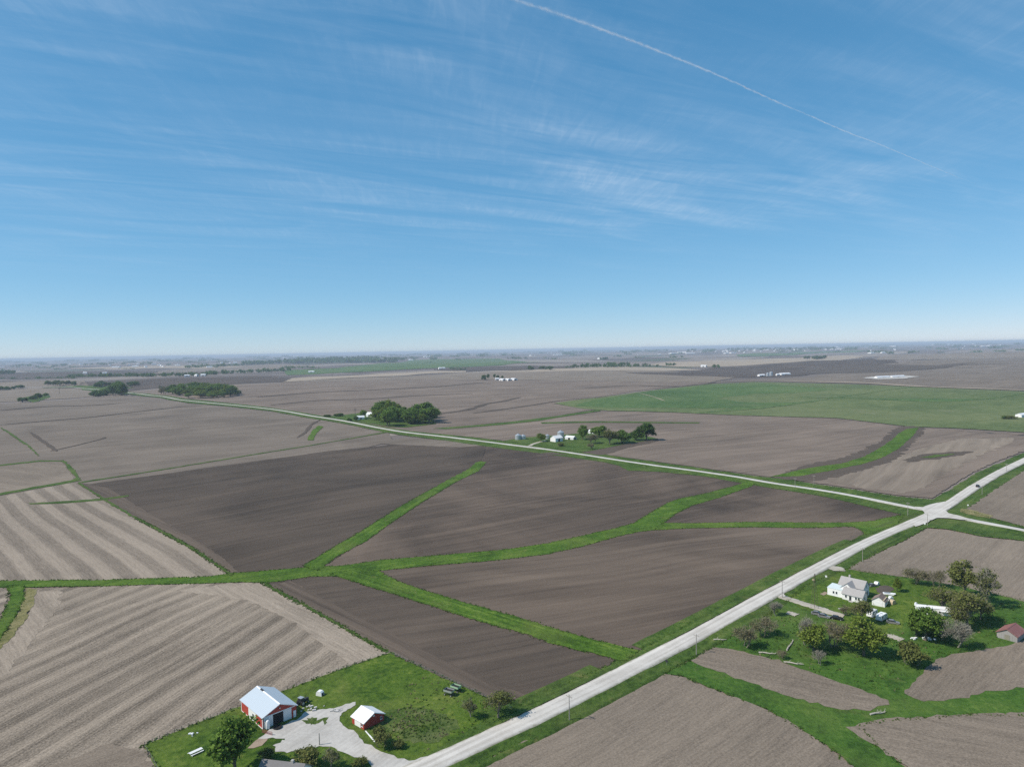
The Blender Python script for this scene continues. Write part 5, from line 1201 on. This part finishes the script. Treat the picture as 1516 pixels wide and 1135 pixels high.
for a in [
    (1352, 864, 27, 32, 'bud', 'bare round tree at the field edge behind the farmstead, left of two'),
    (1385, 869, 28, 28, 'bud', 'bare round tree at the field edge behind the farmstead, right of two'),
    (1428, 886, 64, 46, 'poplar', 'tall leafy poplar behind the farmyard'),
    (1461, 899, 74, 42, 'half', 'tall half bare tree right of the poplar'),
    (1432, 928, 62, 60, 'sparse', 'large loose olive tree right of the long trailer'),
    (1370, 948, 58, 48, 'leafy', 'dense green tree in front of the long trailer'),
    (1412, 957, 44, 48, 'bare', 'grey leafless tree right of the green yard tree'),
    (1415, 932, 44, 36, 'sparse', 'thin olive tree at the right end of the long trailer'),
    (1385, 938, 38, 34, 'leafy', 'green tree between the dense yard tree and the grey bare one'),
    (1328, 876, 23, 14, 'lime', 'small young green tree on the lawn behind the garage'),
    (1351, 984, 36, 48, 'bush', 'wide brownish bush at the lower edge of the pasture'),
    (1279, 970, 60, 54, 'lime', 'big green tree below the campers'),
    (1204, 964, 46, 38, 'lime', 'yellow green tree in the left thicket'),
    (1196, 955, 44, 34, 'bare', 'grey leafless thicket tree below the junk cars'),
    (1238, 960, 44, 46, 'bud', 'brown budding tree between the thicket and the big green tree'),
    (1213, 984, 24, 20, 'bare', 'small dead grey tree below the thicket'),
    (1101, 958, 36, 36, 'bud', 'brown budding bush nearest the road'),
    (1132, 942, 30, 38, 'bud', 'brown budding bush above the one nearest the road'),
    (1151, 912, 24, 22, 'bare', 'grey dead shrub at the drive mouth'),
    (1157, 975, 14, 16, 'bud', 'little brown bush by the fallen trunk'),
    (1253, 911, 16, 18, 'bud', 'low brown shrub in front of the farmhouse'),
    (1274, 924, 40, 36, 'sparse', 'thin olive tree left of the campers'),
    (1396, 905, 40, 50, 'sparse', 'pale thin tree behind the long trailer'),
    (1452, 917, 34, 34, 'sparse', 'low olive tree under the half bare tree'),
    (1356, 941, 30, 26, 'leafy', 'short green tree left of the dense yard tree'),
    (348, 1148, 96, 78, 'leafy', 'big green tree in front of the red barn'),
    (565, 1105, 33, 32, 'bush', 'dense olive bush below the small red shed'),
    (588, 1107, 14, 20, 'bush', 'low dark bush right of the olive bush'),
    (697, 1061, 34, 28, 'half', 'half bare tree left of the lawn corner pair'),
    (738, 1062, 44, 48, 'sparse', 'thin olive tree at the lawn corner by the road'),
    (455, 1137, 34, 44, 'bush', 'green bush at the bottom edge by the gravel yard'),
    (490, 1137, 38, 30, 'half', 'half bare tree at the bottom edge by the gravel yard'),
    (533, 1134, 14, 24, 'bush', 'low dark bush at the bottom edge by the drive'),
    (395, 1124, 16, 26, 'bush', 'dark shrub beside the grey house roof'),
    (1322, 842, 4, 5, 'bush', 'tiny shrub on the field edge'),
    # middle farmstead
    (801, 654, 14, 14, 'lime', 'lime green small tree left of the middle farmhouse'),
    (863, 651, 25, 17, 'leafy', 'tall green tree right of the low white shed'),
    (888, 647, 20, 25, 'leafy', 'round green tree behind the pale hidden shed'),
    (877, 657, 17, 20, 'bud', 'brown budding tree before the hidden shed'),
    (903, 658, 25, 28, 'sparse', 'olive tree in the middle of the farmstead trees'),
    (921, 656, 23, 26, 'leafy', 'green tree left of the dark end tree'),
    (957, 652, 28, 30, 'dark', 'large dark tree at the right end of the middle farmstead'),
    (941, 652, 17, 18, 'dark', 'smaller dark tree leaning on the end tree'),
    (874, 665, 10, 11, 'bud', 'small brown bush at the farmstead field edge'),
    (829, 661, 6, 12, 'bush', 'low bush before the middle farmhouse'),
    (517, 624, 6, 8, 'dark', 'small dark tree left of the grove farmstead'),
    (527, 623, 8, 8, 'dark', 'dark tree beside the left grove shed'),
    (538, 620, 15, 13, 'leafy', 'green tree behind the left grove shed'),
]:
    if a[5] == 'tiny shrub on the field edge': continue
    tree(*a)
# groves: trees nobody could tell apart
def grove(poly, n, hpx, wpx, styles, label, group, seed, hvar=0.34):
    rs = random.Random(seed); P = np.array(poly); got = 0
    while got < n:
        px, py = rs.uniform(P[:, 0].min(), P[:, 0].max()), rs.uniform(P[:, 1].min(), P[:, 1].max())
        ins = False; j = len(P)-1
        for i in range(len(P)):
            if (P[i, 1] > py) != (P[j, 1] > py) and px < (P[j, 0]-P[i, 0])*(py-P[i, 1])/(P[j, 1]-P[i, 1])+P[i, 0]: ins = not ins
            j = i
        if not ins: continue
        k = 1+rs.uniform(-hvar, hvar); tree(px, py, hpx*k, wpx*k*rs.uniform(0.85, 1.2), rs.choice(styles), label, group); got += 1
grove([(552, 627), (575, 632), (620, 629), (640, 626), (638, 618), (600, 614), (560, 616)], 30, 21, 21, ['leafy', 'lime', 'leafy', 'leafy'], 'green tree of the compact grove beside the far gravel road', 'trees of the roadside grove', 5)
grove([(250, 586), (268, 590), (300, 590.5), (335, 588), (352, 585), (345, 580), (300, 578), (255, 581)], 46, 13, 16, ['leafy', 'lime', 'leafy', 'dark'], 'tree of the long wood beyond the left field', 'trees of the long wood', 6)
grove([(234, 585), (246, 587), (250, 582), (238, 580)], 5, 11, 9, ['bud', 'bare'], 'bare purplish tree at the left end of the long wood', 'bare trees of the long wood', 7)
grove([(134, 588), (160, 588), (182, 585), (183, 581), (160, 581), (138, 584)], 14, 9, 11, ['dark', 'dark', 'leafy'], 'dark tree of the left roadside clump in front of the road', 'trees of the left roadside clump', 8)
grove([(160, 588), (182, 586), (182, 583), (164, 584)], 5, 18, 13, ['dark', 'leafy'], 'tall tree of the left roadside clump', 'tall trees of the left roadside clump', 9)
grove([(140, 574), (205, 572), (204, 569), (160, 570), (142, 571)], 14, 7, 10, ['dark'], 'dark tree behind the road above the left clump', 'trees behind the left clump', 10)
grove([(62, 572), (112, 572), (112, 569), (64, 570)], 8, 7, 9, ['dark', 'sparse'], 'scattered tree along the road on the far left', 'trees along the far left road', 11)
grove([(30, 596), (56, 594), (70, 587), (60, 586), (32, 592)], 8, 7, 10, ['dark', 'leafy'], 'tree of the small clump in the left tan field', 'trees of the small left clump', 12)
grove([(-5, 579), (40, 575), (40, 573.5), (-5, 576)], 10, 5, 8, ['dark'], 'dark hedge tree at the left picture edge', 'hedge trees at the left edge', 13)
grove([(482, 618), (505, 617), (505, 615.5), (482, 616.5)], 6, 4, 8, ['dark'], 'dark shrub of the low row left of the grove farmstead', 'shrubs left of the grove', 14)
grove([(715, 563), (723, 563), (723, 560.5), (715, 560.5)], 4, 7, 5, ['dark'], 'dark tree of the clump left of the livestock farm', 'trees left of the livestock farm', 15)
grove([(732, 561), (746, 560.5), (746, 559), (732, 559)], 5, 6, 5, ['dark'], 'dark tree behind the livestock barns', 'trees behind the livestock barns', 16)
grove([(1486, 621), (1503, 621), (1503, 619), (1486, 619)], 5, 5, 9, ['dark', 'bush'], 'dark hedge shrub beside the white shed at the right edge', 'hedge at the right edge', 17)
grove([(776, 548.5), (822, 548), (822, 546), (790, 546.5)], 9, 6, 7, ['dark'], 'dark tree of the row before the green ridge', 'tree row before the green ridge', 18)
grove([(1186, 533), (1224, 532), (1224, 530), (1186, 531)], 10, 5, 7, ['dark'], 'dark tree of the lone grove on the right tan ridge', 'lone grove on the right ridge', 19)
# far tree belts that read as one mass
def belt(lines, label, name='distant_tree_belt', seed=0, mat='leaf_dark'):
    r = np.random.default_rng(seed); Vs = []
    for px0, py0, px1, py1, n, hpx, wpx in lines:
        t = r.uniform(0, 1, n); P = np.stack([px0+(px1-px0)*t+r.normal(0, 0.6, n), py0+(py1-py0)*t+r.normal(0, 0.25, n)], 1); W_ = G(P)
        for (x, y) in W_:
            h_, w_ = hpx*y/FPX*r.uniform(0.6, 1.25), wpx*y/FPX*r.uniform(0.6, 1.3); k = 26
            d = rand_dirs(r, k)*(r.uniform(0.4, 1, (k, 1))); z0 = hz(x, y)
            C = np.array([x, y, z0+h_*0.55])+d*np.array([w_/2, w_/2, h_*0.5])
            u = rand_dirs(r, k); v_ = np.cross(u, rand_dirs(r, k)); s = h_*0.17
            Vs.append(quads(C, u*s, v_*s)[0])
    V_ = np.concatenate(Vs); o = np_mesh(name, V_, np.arange(len(V_)).reshape(-1, 4), M[mat]); o['kind'] = 'stuff'; o['label'] = label
belt([(100, 558, 220, 557, 60, 4.5, 8), (210, 557.5, 300, 556, 45, 4.5, 7), (300, 555, 430, 549, 60, 5, 7), (0, 561, 110, 560, 25, 3, 8)], 'long dark tree belt across the left plain', seed=1)
belt([(270, 545, 360, 541, 40, 4, 6), (360, 540, 430, 537, 60, 5, 7), (430, 538, 590, 536, 150, 5.5, 8), (440, 534, 560, 532, 110, 4.5, 8), (420, 545, 475, 545, 18, 3, 7)], 'distant wood on the left ridge', name='distant_wood', seed=2)
belt([(840, 544, 935, 543, 45, 5, 7), (935, 542, 975, 543, 12, 4, 6), (985, 541, 1005, 541, 8, 3.5, 5), (900, 541, 930, 540, 18, 4, 6), (540, 536, 600, 533, 20, 4, 5), (690, 548, 660, 546, 12, 3, 6)], 'distant hedges on the middle plain', seed=3)
belt([(575, 533, 618, 531, 20, 3, 6), (750, 531.5, 780, 531.5, 12, 3, 6), (700, 526, 720, 526, 8, 2.5, 6), (1055, 544, 1068, 543.5, 8, 4, 5), (900, 532, 886, 532, 8, 3, 5), (1075, 518, 1240, 516.5, 90, 2.6, 5), (1015, 520, 1030, 519, 8, 3, 4), (1310, 524, 1322, 523.5, 8, 3, 5), (1345, 523, 1352, 522.5, 4, 3, 5), (1465, 516, 1486, 515, 14, 3, 5), (1503, 510, 1516, 509, 8, 2.5, 4), (1300, 517, 1326, 516, 10, 2.5, 5), (0, 554, 22, 553, 12, 5, 7), (75, 543, 100, 541, 10, 3, 6), (120, 541, 160, 539, 12, 2.5, 6)], 'scattered tree clumps on the far plain', seed=4)
r4 = np.random.default_rng(44); sp = []
for _ in range(260):
    px = r4.uniform(-20, 1530); yh = 532.0-28.07*px/1516; py = yh+r4.exponential(5.0)+3.5
    if py > yh+18: continue
    L = r4.uniform(4, 22); sp.append((px, py, px+L, py-L*0.017+r4.normal(0, 0.1), int(3+L*0.7), r4.uniform(1.2, 2.4), r4.uniform(3, 6)))
belt(sp, 'hazy tree specks along the horizon', seed=5)
def specks(n, label, seed, x0, x1, o0, o1, name):
    r = np.random.default_rng(seed); m = MB()
    for _ in range(n):
        px = r.uniform(x0, x1); yh = 532.0-28.07*px/1516
        x, y = g1(px, yh+r.uniform(o0, o1)); L, W_, h_ = r.uniform(18, 55), r.uniform(10, 20), r.uniform(6, 12); z = hz(x, y)
        a = r.uniform(0, 3.1); c, s = math.cos(a), math.sin(a)
        P = [(x+c*i*L/2-s*j*W_/2, y+s*i*L/2+c*j*W_/2) for i, j in ((-1, -1), (1, -1), (1, 1), (-1, 1))]
        R1, R2 = (x-c*L/2, y-s*L/2, z+h_*1.4), (x+c*L/2, y+s*L/2, z+h_*1.4)
        m.add([(*p, z-1) for p in P]+[(*p, z+h_) for p in P]+[R1, R2], [(0, 1, 5, 4), (2, 3, 7, 6), (1, 2, 6, 9, 5), (3, 0, 4, 8, 7), (4, 5, 9, 8), (6, 7, 8, 9)])
    o = m.build(name, M['far_white']); o['kind'] = 'stuff'; o['label'] = label
specks(64, 'hazy white specks of buildings along the horizon', 6, -10, 1525, 4.0, 12, 'distant_buildings')
specks(44, 'pale roofs of the hazy town on the right horizon', 7, 1070, 1255, 5.0, 9.5, 'distant_town')
specks(14, 'pale roofs of the hazy village on the left plain', 8, 160, 330, 11, 16, 'distant_village')

# ------------------------------------------------------------------ rough grass: tufts along the edges and over lawns
def tufts(pts, hmin, hmax, mat, label, seed, wid=0.35, name='rough_grass'):
    r = np.random.default_rng(seed); n = len(pts); z = Hf(pts[:, 0], pts[:, 1])+off(np.hypot(*pts.T), 3.0)
    P = np.repeat(np.c_[pts, z], 3, 0); k = len(P); P[:, :2] += r.normal(0, 0.16, (k, 2)); a = r.uniform(0, 6.28, k); h_ = r.uniform(hmin, hmax, k)
    d = np.c_[np.cos(a), np.sin(a), np.zeros(k)]*(wid*r.uniform(0.6, 1.3, k))[:, None]
    V_ = np.empty((k, 3, 3)); V_[:, 0] = P-d; V_[:, 1] = P+d; V_[:, 2] = P+np.c_[r.normal(0, 0.16, (k, 2)), h_]
    V_[:, :2, 2] -= 0.1
    o = np_mesh(name, V_.reshape(-1, 3), np.arange(k*3).reshape(-1, 3), M[mat]); o['kind'] = 'stuff'; o['label'] = label
def inside(pts, poly):
    x, y = pts.T; c = np.zeros(len(pts), bool); j = len(poly)-1
    for i in range(len(poly)):
        xi, yi, xj, yj = *poly[i], *poly[j]
        c ^= ((yi > y) != (yj > y)) & (x < (xj-xi)*(y-yi)/(yj-yi+1e-12)+xi); j = i
    return c
r9 = np.random.default_rng(9); ep = []
for w, fr in EDGES:
    w = np.array(w+[w[0]])
    for i in range(len(w)-1):
        a, b = w[i], w[i+1]; L = np.linalg.norm(b-a); rr = np.linalg.norm((a+b)/2)
        if rr > 620 or L < 0.5: continue
        n = int(L*fr*1.5); t = r9.uniform(0, 1, n)[:, None]; ep.append(a+(b-a)*t+r9.normal(0, 0.45, (n, 2)))
ep = np.concatenate(ep)
def clear_of_roads(q):
    for c, d in ((CA, 5.4), (CB, 4.4)):
        c = c[np.hypot(*c.T) < 900]
        q = q[np.array([np.hypot(*(c-p).T).min() > d for p in q])]
    return q[~inside(q, [tuple(p) for p in G(YARD)])]
YARD = [(384, 1094), (399, 1080), (443, 1063), (477, 1051), (522, 1040), (503, 1061), (509, 1074), (543, 1099), (575, 1116), (605, 1126), (640, 1119), (660, 1128), (600, 1175), (545, 1128), (484, 1105), (416, 1113)]
cover = np.zeros(len(ep), int)
for w, fr in EDGES:
    c = np.mean(w, 0); ws = [tuple(p) for p in (np.array(w)-c)*(1-0.8/max(8.0, np.ptp(np.array(w), 0).min()/2))+c]
    cover += inside(ep, ws)
ep = clear_of_roads(ep[cover < 2])
tufts(ep, 0.15, 0.48, 'tuft', 'taller grass fringing the waterways and verges', 21)
def scatter(px, dens, seed, clump=0.04):
    poly = [tuple(p) for p in G(px)]; P = np.array(poly); mn, mx = P.min(0), P.max(0); r = np.random.default_rng(seed)
    n = int((mx-mn).prod()*dens); q = r.uniform(mn, mx, (n, 2)); q = q[inside(q, poly)]
    v_ = np.sin(q[:, 0]*0.31+2*np.sin(q[:, 1]*0.17))+np.sin(q[:, 1]*0.27+2*np.sin(q[:, 0]*0.13)+seed); return q[v_ > r.uniform(-1.6, 1.0, len(q))]
PAST = [(1060, 955), (1110, 925), (1165, 912), (1200, 915), (1300, 940), (1345, 930), (1390, 912), (1470, 890), (1560, 905), (1500, 952), (1424, 965), (1387, 976), (1354, 1006), (1338, 1026), (1316, 1036), (1236, 1007), (1160, 981), (1100, 964)]
WEED = [(560, 1062), (600, 1046), (640, 1052), (672, 1066), (664, 1088), (630, 1100), (600, 1094), (570, 1090)]
ROUGH = [(612, 1122), (660, 1100), (740, 1062), (757, 1050), (700, 1024), (640, 1000), (600, 1010), (600, 1045), (670, 1062), (660, 1092)]
tufts(clear_of_roads(np.concatenate([scatter(PAST, 0.30, 1), scatter(WEED, 1.0, 2), scatter(ROUGH, 0.15, 3)])), 0.2, 0.6, 'tuft', 'rough grass clumps in the pasture and weedy yard', 22, 0.3)
tufts(clear_of_roads(np.concatenate([scatter(PAST, 0.035, 4), scatter(WEED, 0.6, 5), scatter(ROUGH, 0.06, 6)])), 0.25, 0.6, 'dry_tuft', 'pale dry weed stalks in the pasture and weedy yard', 23, 0.3, 'dry_weeds')

# ------------------------------------------------------------------ contrail, a thin lumpy tube of cloud far above
def contrail():
    d = rays([(740, -8), (762, 0), (815, 17), (870, 36), (915, 53), (960, 70), (1005, 88), (1050, 106), (1100, 128), (1150, 151), (1200, 172), (1250, 194), (1300, 213), (1350, 234), (1400, 255), (1446, 273)])
    t = (9500-CAM_H)/d[:, 2]; P = d*t[:, None]+np.array([0, 0, CAM_H]); c = np.array(spline(P[:, :2], 14)); n = len(c)
    r = np.random.default_rng(3); w = np.linspace(1.0, 0.30, n)*np.where(np.arange(n) > n-26, np.linspace(1, 1, n), 1); w *= np.clip((n-np.arange(n))/20, 0.15, 1)
    m = MB(); jit = r.normal(0, 6, (n, 3))
    for r0, sd in ((20, 2), (38, 5), (62, 10)):              # dense core inside two ever thinner sheaths
        rr = [float(max(6, (r0+r.normal(0, sd))*w[i])) for i in range(n)]
        m.tube([(c[i, 0]+jit[i, 0], c[i, 1]+jit[i, 1], 9500+jit[i, 2]) for i in range(n)], rr, 8)
    b = NB('contrail_ice'); p = b.pos()
    f = b.math('MULTIPLY', b.ramp(b.noise(p, 0.004, 5, 0.7), 0.18, 0.85), b.ramp(b.noise(p, 0.0004, 2), 0.2, 0.65, 0.3, 1.0))
    f = b.math('MULTIPLY', f, 0.16)
    t = b.n('ShaderNodeBsdfTransparent'); d1 = b.n('ShaderNodeBsdfDiffuse'); d2 = b.n('ShaderNodeBsdfTranslucent'); mm = b.n('ShaderNodeMixShader'); mx = b.n('ShaderNodeMixShader')
    d1.inputs[0].default_value = d2.inputs[0].default_value = (0.9, 0.9, 0.9, 1)
    b.nt.links.new(d1.outputs[0], mm.inputs[1]); b.nt.links.new(d2.outputs[0], mm.inputs[2])
    b.nt.links.new(f, mx.inputs[0]); b.nt.links.new(t.outputs[0], mx.inputs[1]); b.nt.links.new(mm.outputs[0], mx.inputs[2]); b.nt.links.new(mx.outputs[0], b.out.inputs[0])
    o = m.build('contrail', b.m, None, True); tag(o, 'thin white contrail slanting down across the upper right sky', 'contrail')
contrail()
# ------------------------------------------------------------------ haze
def haze():
    b = NB('haze_air')
    v = b.n('ShaderNodeVolumePrincipled')
    v.inputs['Color'].default_value = (0.74, 0.86, 1.0, 1); v.inputs['Density'].default_value = 5.6e-5; v.inputs['Anisotropy'].default_value = 0.0
    b.nt.links.new(v.outputs[0], b.out.inputs['Volume'])
    o = MB().box(-66000, 66000, -66000, 66000, -90, 135).build('haze', b.m)
    o['kind'] = 'stuff'; o['label'] = 'thin blue haze over the whole plain'
haze()
